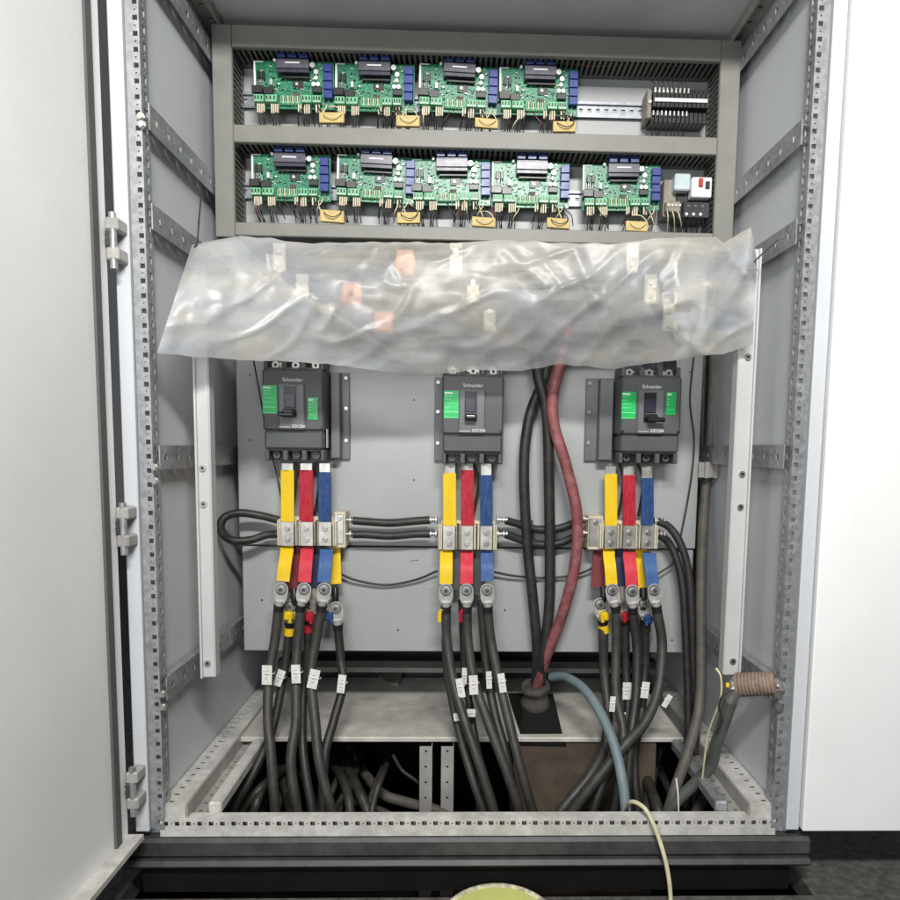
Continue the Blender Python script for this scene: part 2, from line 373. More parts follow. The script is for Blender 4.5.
# vertical painted support bars
YR = 1.345
for sx, (xa, xb, ya, yb) in ((-1, (193, 207, 262, 678)), (1, (733, 757, 248, 676))):
    if sx < 0: x0 = P(192.5, 360, YR).x; x1 = x0 + 0.030
    else: x1 = P(761, 270, YR).x; x0 = x1 - 0.036
    z1 = P(xa, ya, YR).z; z0 = P(xb, yb, YR).z
    m = MB(); m.bbox(x0, x1, YR, YR+0.030, z0, z1, barm, 0.003)
    m.box(x0+0.002 if sx < 0 else x1-0.006, x0+0.006 if sx < 0 else x1-0.002, YR-0.006, YR-0.0005, z0+0.001, z1-0.001, barm)
    b = m.build('support_bar', cab)
    for py in ((468, 504, 663) if sx < 0 else (357, 474, 507, 661)):
        xx = (x0+x1)/2; z = P(745 if sx > 0 else 200, py, YR).z
        s = MB(); s.cyl((xx, YR-0.0035, z), (xx, YR, z), 0.0065, screwm, 14); s.cyl((xx, YR-0.0040, z), (xx, YR-0.0035, z), 0.003, blackp, 6)
        s.build('bar_screw', b)
# mounting plates
PX0, PX1 = -0.545, 0.588
zs = -0.250
m = MB(); m.bbox(PX0, PX1, YP, YP+0.02, zs+0.003, 0.900, panelm, 0.002)
m.build('mounting_plate', cab)
m = MB(); m.bbox(PX0+0.006, PX1-0.004, YP+0.001, YP+0.02, -0.515, zs-0.0015, panelm, 0.002)
m.build('lower_mounting_plate', cab)
m = MB(); m.box(PX0, PX1, YP+0.022, YP+0.06, -0.50, -0.47, blackm); m.box(XL+0.05, XR-0.05, YB-0.08, YB-0.02, ZF+0.02, ZF+0.045, zincd)
m.box(XL+0.05, XR-0.05, YB-0.14, YB-0.10, ZF+0.055, ZF+0.075, darkm)
m.build('cross_rail', cab)
rs = random.Random(21)
m = MB()
for (px, py) in ((250, 375), (250, 440), (414, 400), (414, 480), (690, 372), (600, 600), (262, 600), (398, 630), (505, 610), (672, 640)):
    q = P(px, py, YP); m.cyl((q.x, YP-.0008, q.z), (q.x, YP-.0003, q.z), .0022, blackp, 10)
for k in range(5):
    px = rs.uniform(355, 690); py = rs.uniform(385, 640); a = rs.uniform(-.5, .5); q = P(px, py, YP); L_ = rs.uniform(.008, .035)
    e = Vector((math.cos(a), 0, math.sin(a)))*L_; n_ = Vector((-e.z, 0, e.x)).normalized()*.0005
    if abs(q.z-zs) < .03: continue
    v0 = Vector((q.x, YP-.0004, q.z)); m.add([v0-n_, v0+e-n_, v0+e+n_, v0+n_], [(0, 1, 2, 3)], (darkm, tagm, rubberg)[k % 3])
m.build('screw_holes_and_scratches', cab)
# gland plate (shelf at the back of the floor)
YG = 1.574
m = MB(); xg0 = P(232, 747, YG).x; xg1 = P(684, 747, YG).x
m.bbox(xg0, xg1, YG, YB-0.06, ZF-0.014, ZF-0.002, platem, 0.002); m.build('gland_plate', cab)
# left door opened square to the front, right door folded right back
zd0, zd1 = ZF-0.043, ZC-0.004
ys = YF-0.03
xi = -0.619
d = MB(); d.box(xi-0.018, xi, 0.63, ys, zd0, zd1, paintw); door = d.build('door', cab)
g = MB(); g.box(xi+0.0003, xi+0.005, ys-0.050, ys-0.031, zd0+0.012, zd1, dull); g.build('gasket', door)
g = MB(); g.box(xi, xi+0.030, 0.63, ys-0.002, zd0+0.001, zd0+0.011, dustyp); g.build('bottom_flange', door)
d = MB(); d.bbox(0.677, 1.28, YF-0.012, YF+0.006, zd0, zd1, paintw, 0.002); d.build('door', cab)
for (px, py) in ((125, 245), (132, 525), (139, 781)):
    z = P(px, py, YF).z; xh = -0.604
    h = MB()
    for dz in (-0.036, 0.014): h.bbox(xh-0.012, xh+0.010, YF-0.040, YF-0.0045, z+dz, z+dz+0.022, zincd, 0.003)
    h.bbox(xh-0.013, xh-0.004, YF-0.040, YF-0.020, z-0.0135, z+0.0135, darkm, 0.002)
    h.cyl((xh-0.016, YF-0.034, z), (xh-0.006, YF-0.034, z), 0.004, screwm, 8)
    ho = h.build('hinge', cab)
    h = MB(); h.cyl((xh-0.001, YF-0.034, z-0.050), (xh-0.001, YF-0.034, z+0.044), 0.006, zinc, 12); h.build('hinge_pin', ho)

# ================================================================== setting
ZFL = P(450, 897, YF-0.018).z
m = MB(); m.box(-6, 6, -5, YF-0.019, ZFL-0.04, ZFL, floorm)
m.box(-6, XL-0.067, YF-0.019, 6, ZFL-0.04, ZFL, floorm); m.box(XR+0.072, 6, YF-0.019, 6, ZFL-0.04, ZFL, floorm); m.build('floor', kind='structure')
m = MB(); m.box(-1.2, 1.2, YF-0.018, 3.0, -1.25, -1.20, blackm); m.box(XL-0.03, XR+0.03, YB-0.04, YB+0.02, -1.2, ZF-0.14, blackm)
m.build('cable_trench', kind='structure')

# ================================================================== wiring ducts
YD = 1.567
YW = YP-0.001
DX0, DX1 = P(211, 24, YD).x, P(742, 42, YD).x
ZT = P(450, 31, YD).z; ZBt = P(450, 240, YD).z
cw = 0.060
def duct(axis, a0, a1, b0, b1, label, slots, vis):
    """trough with slotted side fingers + snap-on cover"""
    t = thing('wiring_duct', ((a0+a1)/2 if axis == 'x' else (b0+b1)/2, YP, (b0+b1)/2 if axis == 'x' else (a0+a1)/2), label, 'wiring duct', 'grey slotted wiring ducts')
    m = MB()
    def bx(a, aa, y, yy, b, bb, mt):
        if axis == 'x': m.box(a, aa, y, yy, b, bb, mt)
        else: m.box(b, bb, y, yy, a, aa, mt)
    bx(a0, a1, YW-0.003, YW, b0+0.003, b1-0.003, ductd)
    for side in (0, 1):
        c0, c1 = (b0+0.001, b0+0.003) if side == 0 else (b1-0.003, b1-0.001)
        bx(a0, a1, YW-0.012, YW-0.003, c0, c1, ductd)
        bx(a0, a1, YD+0.004, YD+0.014, c0, c1, ductd)
        if side in vis:
            a = a0 + 0.003
            while a < a1-0.008:
                bx(a, a+0.0056, YD+0.014, YW-0.012, c0, c1, ductd); a += 0.0122
        else: bx(a0, a1, YD+0.014, YW-0.012, c0, c1, ductd)
    m.build('slotted_trough', t)
    m = MB()
    if axis == 'x': m.bbox(a0, a1, YD, YD+0.0035, b0, b1, ductm, 0.0015); m.box(a0, a1, YD+0.0035, YD+0.011, b0-0.0005, b0+0.001, ductm); m.box(a0, a1, YD+0.0035, YD+0.011, b1-0.001, b1+0.0005, ductm)
    else: m.bbox(b0, b1, YD, YD+0.0035, a0, a1, ductm, 0.0015); m.box(b0-0.0005, b0+0.001, YD+0.0035, YD+0.011, a0, a1, ductm); m.box(b1-0.001, b1+0.0005, YD+0.0035, YD+0.011, a0, a1, ductm)
    m.build('cover', t)
    return t
zt1 = P(450, 53, YD).z
zm1, zm0 = P(450, 130, YD).z, P(450, 147.5, YD).z
zb1 = P(450, 227, YD).z; zb0 = ZBt
xl1 = P(232, 90, YD).x; xr0 = P(720, 90, YD).x
duct('z', zb0-0.004, ZT, DX0, xl1, 'vertical grey slotted wiring duct along the left side of the circuit boards', 1, (1,))
duct('z', zb0-0.012, ZT, xr0, DX1, 'vertical grey slotted wiring duct along the right side, beside the terminal strip', 1, (0,))
duct('x', xl1+0.001, xr0-0.001, zt1, ZT, 'topmost horizontal grey wiring duct just under the cabinet roof', 1, (0,))
duct('x', xl1+0.001, xr0-0.001, zm0, zm1, 'middle horizontal grey wiring duct between the two rows of circuit boards', 1, (0,))
duct('x', xl1+0.001, xr0-0.001, zb0, zb1, 'lowest horizontal grey wiring duct, just above the plastic sheet', 1, (1,))
# wires bundled inside the ducts, glimpsed through the slots
for (z0, z1, n, lab) in ((zt1, ZT, 9, 'bundle of thin dark wires lying in the topmost wiring duct'), (zm0, zm1, 6, 'bundle of thin dark wires lying in the middle wiring duct')):
    m = MB()
    for i in range(n):
        z = random.uniform(z0+0.006, (z0+z1)/2); y = random.uniform(YD+0.03, YW-0.012)
        m.tube([(xl1+0.01+(xr0-xl1-0.02)*k/8, y+random.uniform(-.006, .006), z+random.uniform(-.003, .005)) for k in range(9)], 0.0025, (rubber, redj, rubber, rubberg)[i % 4], 6, 3)
    m.build('wire_bundle', None, lab, 'wires')

# ================================================================== DIN rails and boards
dinm = mat('zinc_plated_rail', (0.28, 0.30, 0.33), 0.38, 0.6, 0.2, 50)
def din(px0, px1, py, lab):
    Y = YW-0.010; a = P(px0, py, Y); b = P(px1, py, Y); z = P((px0+px1)/2, py, Y).z
    m = MB()
    m.box(a.x, b.x, Y, Y+0.001, z+0.012, z+0.0175, dinm); m.box(a.x, b.x, Y, Y+0.001, z-0.0175, z-0.012, dinm)
    m.box(a.x, b.x, Y+0.001, Y+0.0075, z+0.0115, z+0.0125, dinm); m.box(a.x, b.x, Y+0.001, Y+0.0075, z-0.0125, z-0.0115, dinm)
    perf(m, 'x', a.x, b.x, z-0.0115, z+0.0115, Y+0.0065, Y+0.0075, z, 0.009, 0.020, dinm, False, 'zy')
    m.build('din_rail', None, lab, 'rail', 'slotted metal mounting rails'); return z
din(240, 706, 106, 'upper bright slotted metal rail carrying four circuit boards and the terminal strip')
din(240, 706, 196, 'lower slotted metal rail carrying five circuit boards')

YPC = 1.612
BW = S(75, YPC)
def make_board():
    t = thing('circuit_board', (0, YPC, 0), 'x', 'circuit board', 'green circuit boards in two rows')
    k = BW/680.0
    def X(a): return (a-405)*k
    def Z(b): return -(b-325)*k
    def part(name, boxes, lab=None):
        m = MB()
        for (x0, y0, x1, y1, d0, d1, mt) in boxes: m.bbox(X(x0), X(x1), YPC-d1, YPC-d0, Z(y1), Z(y0), mt, 0.0008)
        o = MB.build(m, name, None); o.parent = t
        for v in o.data.vertices: v.co.y -= YPC
        return o
    m = [(65, 135, 745, 525, 0, 0.0016, pcb)]
    rnd = random.Random(3)
    bits = []
    for i in range(230):
        x = rnd.uniform(80, 730); y = rnd.uniform(150, 510); w = rnd.uniform(6, 22); h = rnd.uniform(5, 14)
        bits.append((x, y, min(740, x+w), min(520, y+h), 0.0018, 0.0018+rnd.uniform(.0012, .004), rnd.choice([pcbl, blackp, blackp, white, silver, tgreen, cream, blackp, relayd, pcbl, tgreen])))
    part('board', m)
    part('small_components', bits)
    part('silk_border', [(66, 140, 82, 360, 0.0017, 0.0028, white), (82, 140, 150, 150, 0.0017, 0.0028, white), (84, 352, 160, 360, 0.0017, 0.0028, white)])
    part('transistor', [(100, 235, 125, 300, 0.002, 0.012, blackp), (140, 235, 165, 300, 0.002, 0.012, blackp), (95, 300, 100, 350, .002, .010, silver), (110, 300, 115, 350, .002, .010, silver), (125, 300, 130, 350, .002, .01, silver), (148, 300, 153, 350, .002, .010, silver), (205, 300, 230, 350, .002, .012, silver)])
    part('pin_header', [(62, 368, 150, 428, 0.002, 0.020, blackp), (156, 375, 238, 432, 0.002, 0.017, blackp)])
    part('relay', [(278, 150, 545, 262, 0.002, 0.020, relayd), (276, 165, 546, 232, 0.0205, 0.0235, relayt), (350, 186, 470, 196, 0.0237, 0.0240, white)])
    part('capacitor_row', [(282, 60, 352, 150, 0.002, 0.024, navy), (372, 60, 445, 150, 0.002, 0.024, navy), (465, 60, 540, 150, 0.002, 0.024, navy), (276, 62, 546, 150, 0.0, 0.002, pcb)])
    part('chip', [(395, 300, 480, 360, .002, .005, blackp), (390, 390, 450, 418, .002, .004, brownb), (300, 275, 545, 292, .002, .012, blackp)])
    mm = MB()
    for (x, y, r, h, mt) in ((575, 335, 17, .012, white), (612, 335, 17, .012, white), (570, 190, 22, .016, silver), (600, 240, 20, .014, silver), (595, 280, 15, .010, white), (250, 145, 12, .01, white), (430, 330, 12, .008, silver)):
        mm = MB(); mm.cyl((X(x), 0, Z(y)), (X(x), -h, Z(y)), r*k, mt, 14)
        o = mm.build('capacitor', None); o.parent = t
    part('dark_base', [(560, 355, 640, 400, .002, .010, blackp)])
    part('blue_terminal_block', [(662, 182+i*70, 736, 182+i*70+63, 0.002, 0.018, bterm) for i in range(4)])
    for (a, b) in ((75, 160), (170, 270), (475, 560), (567, 640)):
        m = [(a, 440, b, 500, 0.002, 0.020, tgreen)]
        for j in range(3):
            x = a+8+j*(b-a-16)/2.6; m.append((x, 452, x+12, 480, .0202, .021, blackp)); m.append((x, 486, x+12, 497, .0202, .021, silver))
        part('terminal_block', m)
    part('header_pins', [(290+j*20, 430, 302+j*20, 495, .002, .012, (tgreen, cream)[j % 2]) for j in range(9)] + [(285, 470, 472, 500, .0018, .008, tgreen)])
    mm = MB()
    rn = random.Random(5)
    for (a, b) in ((95, 165), (212, 280), (438, 475), (488, 545), (585, 630)):
        mm = MB()
        n = max(2, int((b-a)/17))
        for j in range(n):
            x = a + (j+.5)*(b-a)/n; mm.bbox(X(x-6), X(x+6), -.016, -.010, Z(580+rn.uniform(-8, 6)), Z(508), cream, .0005)
            dx = rn.uniform(-30, 30)
            mm.tube([(X(x), -.013, Z(575)), (X(x+dx*.3), -.014, Z(620)), (X(x+dx), .010, Z(690))], 0.0011, rubber, 5, 4)
        o = mm.build('connecting_wires', None); o.parent = t
    return t
proto = make_board()
def vary(o, i):
    """give every board its own wiring, and leave out or swap a few parts"""
    rn = random.Random(50+i); k = BW/680.0
    for q in range(rn.randint(3, 6)):
        x = rn.uniform(80, 700); m = MB(); z0 = -(rn.uniform(505, 560)-325)*k; X = (x-405)*k
        dx = rn.uniform(-.03, .03)
        m.tube([(X, -.015, z0+.004), (X+dx*.2, -.022, z0-.010), (X+dx*.7, -.018, z0-.022), (X+dx, .012, z0-.034)], .0012, rn.choice([rubber, rubber, creamw, rubberg, redj]), 6, 5)
        w = m.build('loose_wire', None); w.parent = o
    x = rn.uniform(180, 620); m = MB()
    m.tube([((x-405)*k, -.004, .042), ((x-405)*k+.004, -.012, .052), ((x-405)*k+rn.uniform(-.01, .02), .01, .064)], .0013, rubber, 6, 5)
    w = m.build('loose_wire', None); w.parent = o
rows = [(257, 49.5), (337.5, 52), (421, 53.5), (501, 56), (254, 142), (339, 143.5), (414, 146.5), (493, 149), (583.5, 152)]
labs = ['green circuit board at the far left of the upper row, beside the vertical duct',
        'second green circuit board from the left in the upper row',
        'third green circuit board from the left in the upper row',
        'green circuit board at the right end of the upper row, beside bare rail',
        'green circuit board at the far left of the lower row, beside the vertical duct',
        'second green circuit board from the left in the lower row',
        'green circuit board in the middle of the lower row of five',
        'fourth green circuit board from the left in the lower row',
        'green circuit board at the right end of the lower row, next to the relays']
for i, ((x, y), lb) in enumerate(zip(rows, labs)):
    o = proto if i == 0 else copy_tree(proto)
    o.location = P(x+37.5, y+35.5, YPC)
    o.rotation_euler = (0, random.uniform(-.022, .022), random.uniform(-.03, .03))
    vary(o, i)
    o['label'] = lb
# yellow paper tags below the boards
for (x0, y0, x1, y1), lb in zip([(319, 112, 344, 122.5), (396, 115, 419.5, 126), (475, 118, 498, 127.5), (553, 121, 576, 131.5), (320, 210, 344, 222), (397, 212, 420, 223), (472, 217, 495.5, 226.5), (547, 218, 570, 228), (626, 221, 648, 231)],
      ['first yellow tag from the left under the upper row of boards', 'second yellow tag from the left under the upper row of boards', 'third yellow tag from the left under the upper row of boards', 'rightmost yellow tag under the upper row, with a looped wire over it',
       'leftmost yellow tag under the lower row of boards', 'second yellow tag from the left under the lower row of boards', 'middle one of the five yellow tags under the lower row', 'fourth yellow tag from the left under the lower row of boards', 'rightmost yellow tag under the lower row, near the relays']):
    Y = YPC-0.026; a, b, c, d = rect(x0, y0, x1, y1, Y)
    tl = random.uniform(-.0015, .0015); m = MB(); m.bbox(a, b, Y, Y+0.010, c, d, ylabel, 0.0012)
    m.v = [(v[0], v[1], v[2] + tl*(v[0]-(a+b)/2)/((b-a)/2)) for v in m.v]
    t = m.build('yellow_tag', None, lb, 'tag', 'yellow paper tags below the boards')
    m = MB(); w = b-a
    m.tube([(a+w*.15, Y+.004, d), (a+w*.25, Y-.006, (c+d)/2+.002), (a+w*.6, Y-.007, (c+d)/2-.004), (a+w*.9, Y-.004, d-.004), (a+w*.7, Y+.002, d+.012), (a+w*.35, Y+.01, d+.016)], 0.0011, creamw if random.random() < .5 else rubber, 6)
    m.build('wire_loop', t)

# terminal strip at right of the top row
a, b, c, d = rect(652, 86, 709, 121, 1.60)
t = thing('terminal_strip', ((a+b)/2, 1.64, c), 'dark terminal strip with a white marker row at the right of the upper rail', 'terminal strip')
m = MB(); n = 13; w = (b-a)/n; h = d-c
for i in range(n):
    x = a+i*w
    m.bbox(x+.0004, x+w-.0004, 1.612, 1.645, c, d, blackp, .001); m.bbox(x+.0004, x+w-.0004, 1.596, 1.612, c+h*.36, c+h*.78, blackp, .001)
m.build('terminal_row', t)
m = MB(); m.bbox(a+.004, b-.006, 1.592, 1.5955, c+h*.50, c+h*.60, white, .0005)
for i in range(9): m.bbox(a+.006+i*w*.95, a+.006+i*w*.95+w*.45, 1.606, 1.6115, c+h*.84, c+h*.99, silver, .0004)
for i in range(9): m.bbox(a+.004+i*w*.95, a+.004+i*w*.95+w*.35, 1.605, 1.6115, c+h*.18, c+h*.32, silver, .0004)
m.build('marker_strip', t)
m = MB(); m.bbox(a-.012, a-.001, 1.598, 1.645, c+.004, d-.010, tanp, .002); m.cyl((a-.006, 1.594, (c+d)/2), (a-.006, 1.598, (c+d)/2), .004, screwm, 10); m.build('end_clamp', t)
m = MB()
for i in range(8):
    x = a+w*(i*1.1+.5); m.tube([(x, 1.607, c+.006), (x+random.uniform(-.004, .004), 1.606, c-.008), (x+random.uniform(-.006, .006), 1.625, c-.032)], .0011, rubber, 5, 4)
    m.tube([(x, 1.607, d-.006), (x+random.uniform(-.004, .002), 1.604, d+.005), (x+random.uniform(-.006, .006), 1.625, d+.024)], .0011, rubberg, 5, 4)
m.build('connecting_wires', t)
# relay on a dusty socket
a, b, c, d = rect(664, 184, 684, 216, 1.60)
t = thing('relay', ((a+b)/2, 1.64, c), 'pale clear-cased relay on a dusty socket at the right of the lower rail', 'relay')
m = MB(); m.bbox(a, b-.006, 1.605, 1.645, c, d+.012, tanp, .002); m.bbox(a+.002, b-.010, 1.590, 1.605, c+.006, c+.030, tanp, .002)
for i in range(4): m.cyl((a+.008+i*.0085, 1.587, c+.02), (a+.008+i*.0085, 1.590, c+.02), .0028, screwm, 8)
m.build('socket', t)
e = rect(675, 173, 691, 190, 1.58); m = MB(); m.bbox(e[0], e[1], 1.58, 1.615, e[2], e[3], relayclr, .003); m.build('relay_case', t)
m = MB()
for i in range(6): m.tube([(a+.006+i*.006, 1.592, c+.008), (a+.008+i*.007, 1.59, c-.008), (a+.016+i*.009, 1.62, c-.030)], .0013, (creamw, rubber)[i % 2], 6, 5)
m.build('connecting_wires', t)
# overload relay, white and red over black base
a, b, c, d = rect(692, 177, 712, 197, 1.575)
t = thing('timer_relay', ((a+b)/2, 1.64, c-.04), 'white relay with a red button on a black base beside the right duct', 'relay')
m = MB(); m.bbox(a, b, 1.575, 1.60, c, d, white, .002); m.build('white_case', t)
m = MB(); m.bbox(a+.014, a+.024, 1.570, 1.5748, d-.022, d-.004, redp, .001); m.bbox(a+.030, a+.040, 1.571, 1.5748, d-.026, d-.010, blackp, .001); m.build('button', t)
e = rect(678, 196, 710, 218, 1.585); m = MB(); m.bbox(e[0], e[1], 1.602, 1.645, e[2], d-.004, blackp, .002); m.bbox(e[0]+.012, e[1], 1.585, 1.602, e[2], e[3]-.012, blackp, .002)
for i in range(3): m.cyl((e[0]+.024+i*.016, 1.583, e[2]+.026), (e[0]+.024+i*.016, 1.585, e[2]+.026), .0035, relayt, 10); m.cyl((e[0]+.020+i*.016, 1.583, e[2]+.008), (e[0]+.020+i*.016, 1.585, e[2]+.008), .0035, silver, 10)
m.build('base', t)
m = MB()
for i in range(5): m.tube([(e[0]+.014+i*.012, 1.600, e[2]+.004), (e[0]+.016+i*.012, 1.596, e[2]-.006), (e[0]+.020+i*.012, 1.62, e[2]-.024)], .0013, rubber, 6, 5)
m.build('connecting_wires', t)

# ================================================================== circuit breakers
YBR = 1.55
def breaker(x0, x1, y0, y1, side, right_label, lab):
    a, b, c, d = rect(x0, y0, x1, y1, YBR); W = b-a; H = d-c
    t = thing('circuit_breaker', ((a+b)/2, YP, c), lab, 'circuit breaker', 'moulded case circuit breakers with green stickers')
    X = lambda u: a+W*u
    Z = lambda v: d-H*v
    m = MB()
    m.bbox(a, b, YBR, YP-.012, Z(.765), d, case, .004)
    m.bbox(a+.002, b-.002, YBR+.003, YP-.012, c, Z(.775), case, .004)
    m.box(a+.003, b-.003, YBR+.008, YP-.014, Z(.78), Z(.76), blackp)
    body = m.build('body', t)
    # terminal ends (bottom and top)
    for (v0, v1, nm) in ((1.0, 1.15, 'bottom_terminals'), (-.13, 0.0, 'top_terminals')):
        m = MB(); zz0, zz1 = (Z(v1), Z(v0)-.0005) if nm[0] == 'b' else (Z(v1)+.0005, Z(v0))
        m.box(a+.004, b-.004, YBR+.045, YP-.012, zz0, zz1, case)
        for i in range(4):
            xx = a+.004+(W-.008)*i/3
            m.bbox(max(a+.001, xx-.006), min(b-.001, xx+.006), YBR+.010, YBR+.045, zz0, zz1, case, .002)
        m.box(a+.006, b-.006, YBR+.014, YBR+.045, (zz1-.004) if nm[0] == 'b' else zz0, zz1 if nm[0] == 'b' else zz0+.004, case)
        for i in range(3):
            xx = X((i+.5)/3); zc = (zz0+zz1)/2
            m.box(xx-.014, xx+.014, YBR+.040, YBR+.0445, zz0+.003, zz1-.005, steelbar if nm[0] == 't' else blackp)
            m.cyl((xx, YBR+.028, zc), (xx, YBR+.040, zc), .0085, screwm if nm[0] == 't' else case, 14)
            m.cyl((xx, YBR+.0275, zc), (xx, YBR+.028, zc), .004, blackp, 6)
        m.build(nm, t)
    # raised centre and toggle
    m = MB(); m.bbox(X(.27), X(.70), YBR-.006, YBR-.0002, Z(.755), Z(.185), casel, .003)
    m.box(X(.30), X(.67), YBR-.0068, YBR-.0062, Z(.205), Z(.195), white if False else casel); m.build('centre_panel', t)
    m = MB(); m.box(X(.365), X(.565), YBR-.0075, YBR-.0062, Z(.60), Z(.215), blackp)
    m.bbox(X(.375), X(.555), YBR-.010, YBR-.0077, Z(.48), Z(.30), relayd, .001)
    if side != 'mid':
        m.bbox(X(.375), X(.56), YBR-.030, YBR-.0077, Z(.56), Z(.50), blackp, .003)
        m.bbox(X(.30) if side == 'right' else X(.40), X(.56) if side == 'right' else X(.68), YBR-.032, YBR-.022, Z(.60), Z(.54), blackp, .003)
    else:
        m.bbox(X(.375), X(.56), YBR-.028, YBR-.0077, Z(.58), Z(.50), blackp, .003)
        m.box(X(.40), X(.53), YBR-.0285, YBR-.0281, Z(.535), Z(.525), silver)
    m.box(X(.375), X(.555), YBR-.0104, YBR-.0101, Z(.495), Z(.487), casel)
    m.build('toggle_handle', t)
    gx0, gx1 = (.005, .24) if side != 'mid' else (.03, .30)
    m = MB(); m.box(X(gx0), X(gx1), YBR-.0012, YBR-.0004, Z(.56), Z(.205), greenl)
    for v in (.27, .31, .36, .41): m.box(X(gx0+.02), X(gx0+.02+random.uniform(.08, .17)), YBR-.0015, YBR-.0013, Z(v+.007), Z(v), greenlt)
    m.box(X(gx0+.01), X(gx1-.01), YBR-.0015, YBR-.0013, Z(.483), Z(.473), greenlt); m.box(X(gx0+.01), X(gx1-.01), YBR-.0015, YBR-.0013, Z(.553), Z(.546), greenlt)
    m.box(X(gx0+.01), X(gx0+.14), YBR-.0015, YBR-.0013, Z(.245), Z(.225), white)
    m.build('sticker', t)
    if right_label:
        v0, v1 = right_label
        m = MB(); m.box(X(.745), X(.905), YBR-.0012, YBR-.0004, Z(v1), Z(v0), greenl); h = v1-v0
        m.box(X(.755), X(.83), YBR-.0015, YBR-.0013, Z(v0+.04), Z(v0+.02), white); m.box(X(.755), X(.89), YBR-.0015, YBR-.0013, Z(v0+h*.77), Z(v0+h*.75), greenlt)
        for q in (.3, .42, .55): m.box(X(.76), X(.80), YBR-.0015, YBR-.0013, Z(v0+h*q+.008), Z(v0+h*q), greenlt)
        m.build('sticker', t)
    text('Schneider', 'maker_lettering', .0115, (X(.5), YBR-.0012 if side != 'left' else YBR-.0012, Z(.135)), white, t)
    text('EZC250', 'rating_lettering', .0090, (X(.60), YBR-.0068, Z(.715)), white, t)
    m = MB(); m.box(X(.28), X(.46), YBR-.0066, YBR-.0062, Z(.728), Z(.722), tagm); m.build('print_line', t)
    for u in (.03, .965):
        m = MB(); m.cyl((X(u), YBR-.0015, Z(.725)), (X(u), YBR-.0002, Z(.725)), .0035, blackp, 12); m.build('cover_screw', t)
    # bracket plate at the side
    m = MB()
    if side == 'right': p0, p1 = P(337, 420, YP-.012).x, P(349.5, 420, YP-.012).x
    elif side == 'mid': p0, p1 = P(434.5, 420, YP-.012).x, P(441, 420, YP-.012).x
    else: p0, p1 = P(585.5, 420, YP-.012).x, P(602, 420, YP-.012).x
    zb0_, zb1_ = Z(1.13), Z(-.02)
    m.bbox(min(p0, a-.006), max(p1, b+.006), YP-.011, YP-.0005, zb0_, zb1_, casel, .001)
    q0, q1 = (b+.003, p0+.012) if side == 'right' else ((p1-.012, a-.003))
    if side != 'mid': m.bbox(q0, q1, YP-.040, YP-.0115, zb0_+.002, zb1_-.002, casel, .002)
    br = m.build('mounting_bracket', t)
    xs = p1-.008 if side == 'right' else p0+.008
    for v in (.05, .45, .88):
        s = MB(); s.cyl((xs, YP-.015, Z(v)), (xs, YP-.011, Z(v)), .004, screwm, 12); s.build('bracket_screw', br)
    if side == 'right':
        m = MB(); m.box(b+.0002, b+.0008, YBR+.030, YBR+.048, Z(.98), Z(.74), white); m.build('side_sticker', t)
    return a, b, c, d
breaker(262.5, 323.5, 369, 449, 'right', (.35, .63), 'leftmost circuit breaker, its white side sticker and right-hand bracket showing')
breaker(442, 503.5, 375, 452.5, 'mid', None, 'middle circuit breaker, with only one green sticker')
breaker(621, 681, 376.5, 452.5, 'left', (.2, .5), 'rightmost circuit breaker, with open top terminals and a bracket on its left')

# ================================================================== busbars behind the plastic
YH = 1.60
for (py, lab) in ((262, 'uppermost black sleeved horizontal busbar, seen through the plastic sheet'), (293, 'middle black sleeved horizontal busbar, seen through the plastic sheet'), (322, 'lowest black sleeved horizontal busbar, seen through the plastic sheet')):
    a = P(272, py, YH); b = P(672, py, YH)
    t = thing('busbar', (0, YH, a.z), lab, 'busbar', 'horizontal busbars behind the plastic')
    m = MB(); m.bbox(a.x, b.x, YH-.006, YH+.004, a.z-.022, a.z+.022, darkbar, .002)
    m.bbox(a.x, b.x, YH-.020, YH-.010, a.z-.018, a.z+.016, darkbar, .002); m.build('sleeve', t)
    for x in (a.x-.012, b.x-.002):
        m = MB(); m.bbox(x, x+.014, YH-.005, YH+.003, a.z-.020, a.z+.020, steelbar, .001); m.build('bare_end', t)
    m = MB()
    for px in (372, 565): q = P(px, py, YH); m.cyl((q.x, YH+.004, a.z), (q.x, YP-.001, a.z), .016, orange, 16)
    m.build('standoff_insulator', t)
tapn = 0
for bi, (xs, nm) in enumerate((((280, 303, 326), 'left'), ((456, 473, 490), 'middle'), ((632, 650, 668), 'right'))):
    for j, px in enumerate(xs):
        ty = (262, 293, 322)[j]
        p0 = P(px, ty-10, YH-.03); p1 = P((272+22*j, 452+20*j, 630+20*j)[bi], 374, YH-.01)
        t = MB(); t.ribbon([p0, Vector((p0.x, YH-.03, p0.z-.05)), Vector((p1.x, YH-.008, p1.z+.02)), p1], .030, .006, darkbar if j != 9 else steelbar)
        o = t.build('tap_bar', None, '%s tap bar dropping to the %s circuit breaker behind the plastic' % (('longest', 'second', 'shortest')[j], nm), 'busbar', 'tap bars above the breakers')
        m = MB(); m.bbox(p0.x-.014, p0.x+.014, YH-.037, YH-.0335, p0.z-.045, p0.z+.018, cream, .001)
        for dz in (-.030, 0): m.cyl((p0.x, YH-.041, p0.z+dz), (p0.x, YH-.037, p0.z+dz), .006, screwm, 6)
        m.build('bolted_end', o)
